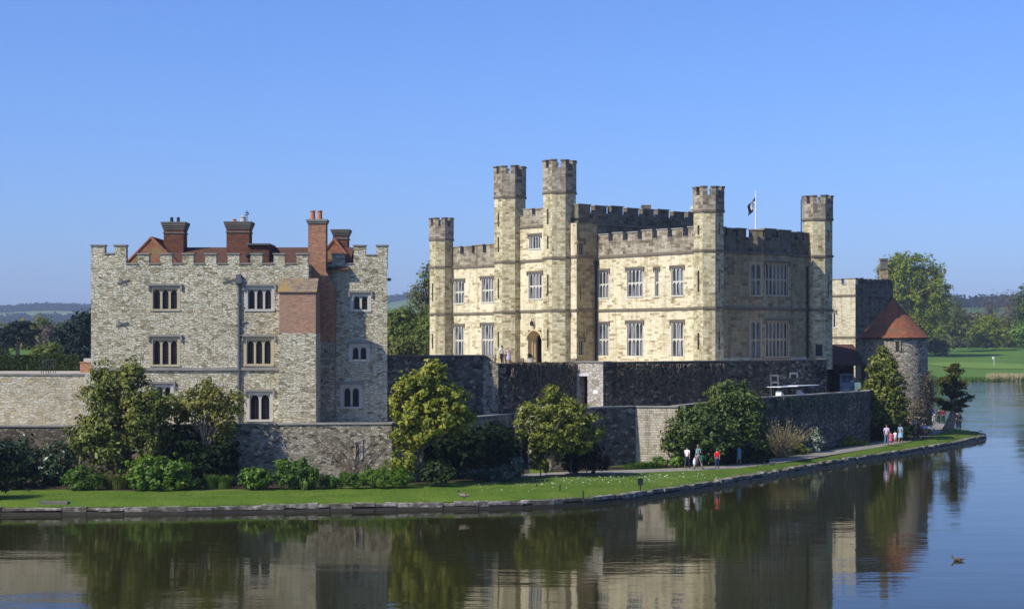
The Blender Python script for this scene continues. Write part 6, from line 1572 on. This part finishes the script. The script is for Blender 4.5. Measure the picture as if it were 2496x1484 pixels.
# golf flag on the green
Yg = 470; gz = terr(wx(2423, Yg), Yg); gf = thing('golf_flag', (wx(2423, Yg), Yg, gz), 'tiny white flag on a pole on the golf green across the lake', 'flag'); q = WORLD[gf]
k = MB(); k.tube([q, q + Vector((0, 0, 2.6))], .045, 5); k.build('pole', M['white'], gf)
k = MB(); k.hexa([tuple(q + Vector(v)) for v in ((-.55, -.02, 1.95), (.05, -.02, 1.95), (.05, .02, 1.95), (-.55, .02, 1.95), (-.55, -.02, 2.6), (.05, -.02, 2.6), (.05, .02, 2.6), (-.55, .02, 2.6))]); k.build('flag', M['white'], gf)
g0 = []
for i in range(28): a = 6.283 * i / 28; x, y = wx(2400, 470) + 16 * math.cos(a), 470 + 17 * math.sin(a); g0.append((x, y, terr(x, y) + .12))
k = MB(); k.add(g0, [tuple(range(28))]); t = NT('putting_green'); n = t.noise(t.obj(), .5, 4); M['green'] = t.finish(t.ramp(n, [(.3, (.11, .19, .03)), (.7, (.15, .22, .045))]), .9, spec=.05)
o = k.build('putting_green', M['green']); o['kind'] = 'structure'

# ================================================================ air, light, camera
hz = MB(); hz.box(-5700, 5700, -40, 5700, -4.5, 190)
t = NT('haze'); v = t.n('VolumePrincipled'); v.inputs['Color'].default_value = (.60, .74, 1, 1); v.inputs['Density'].default_value = HAZE; v.inputs['Anisotropy'].default_value = 0
t.link(v.outputs[0], t.out.inputs['Volume'])
if HAZE > 0: ho = hz.build('haze', t.m); ho['kind'] = 'stuff'; ho['label'] = 'pale blue haze in the distance'

sun_v = Vector((-1, -.7, 1.12)).normalized()
sd = bpy.data.lights.new('sun', 'SUN'); sd.energy = 3.5; sd.angle = R(.53); sd.color = (1, .945, .82)
so = bpy.data.objects.new('sun', sd); COL.objects.link(so); so.rotation_euler = sun_v.to_track_quat('Z', 'Y').to_euler(); so.location = (-100, -60, 120)
wd = bpy.data.worlds.new('World'); SC.world = wd; wd.use_nodes = True
nt = wd.node_tree; sky = nt.nodes.new('ShaderNodeTexSky'); sky.sky_type = 'NISHITA'; sky.sun_disc = False
sky.sun_elevation = math.asin(sun_v.z); sky.sun_rotation = math.atan2(sun_v.x, sun_v.y); sky.altitude = 0; sky.air_density = 1.0; sky.dust_density = 1; sky.ozone_density = 10
bgn = nt.nodes['Background']; tn = nt.nodes.new('ShaderNodeMix'); tn.data_type = 'RGBA'; tn.blend_type = 'MULTIPLY'; tn.inputs[0].default_value = 1; tn.inputs[7].default_value = (.74, .78, 1, 1)
nt.links.new(sky.outputs[0], tn.inputs[6]); nt.links.new(tn.outputs[2], bgn.inputs[0]); bgn.inputs[1].default_value = .12
cd = bpy.data.cameras.new('camera'); cam = bpy.data.objects.new('camera', cd); COL.objects.link(cam)
cam.location = (0, 0, EYE); cam.rotation_euler = (R(90), 0, 0); cd.sensor_width = 36; cd.lens = 36 * F / 2496; cd.shift_x = 0
cd.shift_y = (HY - 742) / 2496; cd.clip_end = 12000; cd.clip_start = .5
SC.camera = cam
SC.view_settings.view_transform = 'Standard'; SC.view_settings.look = 'None'; SC.view_settings.exposure = .6; SC.view_settings.gamma = 1
SC.cycles.volume_bounces = 0; SC.cycles.max_bounces = 6; SC.cycles.diffuse_bounces = 3; SC.cycles.glossy_bounces = 3; SC.cycles.transmission_bounces = 3; SC.cycles.transparent_max_bounces = 4
SC.cycles.use_denoising = True
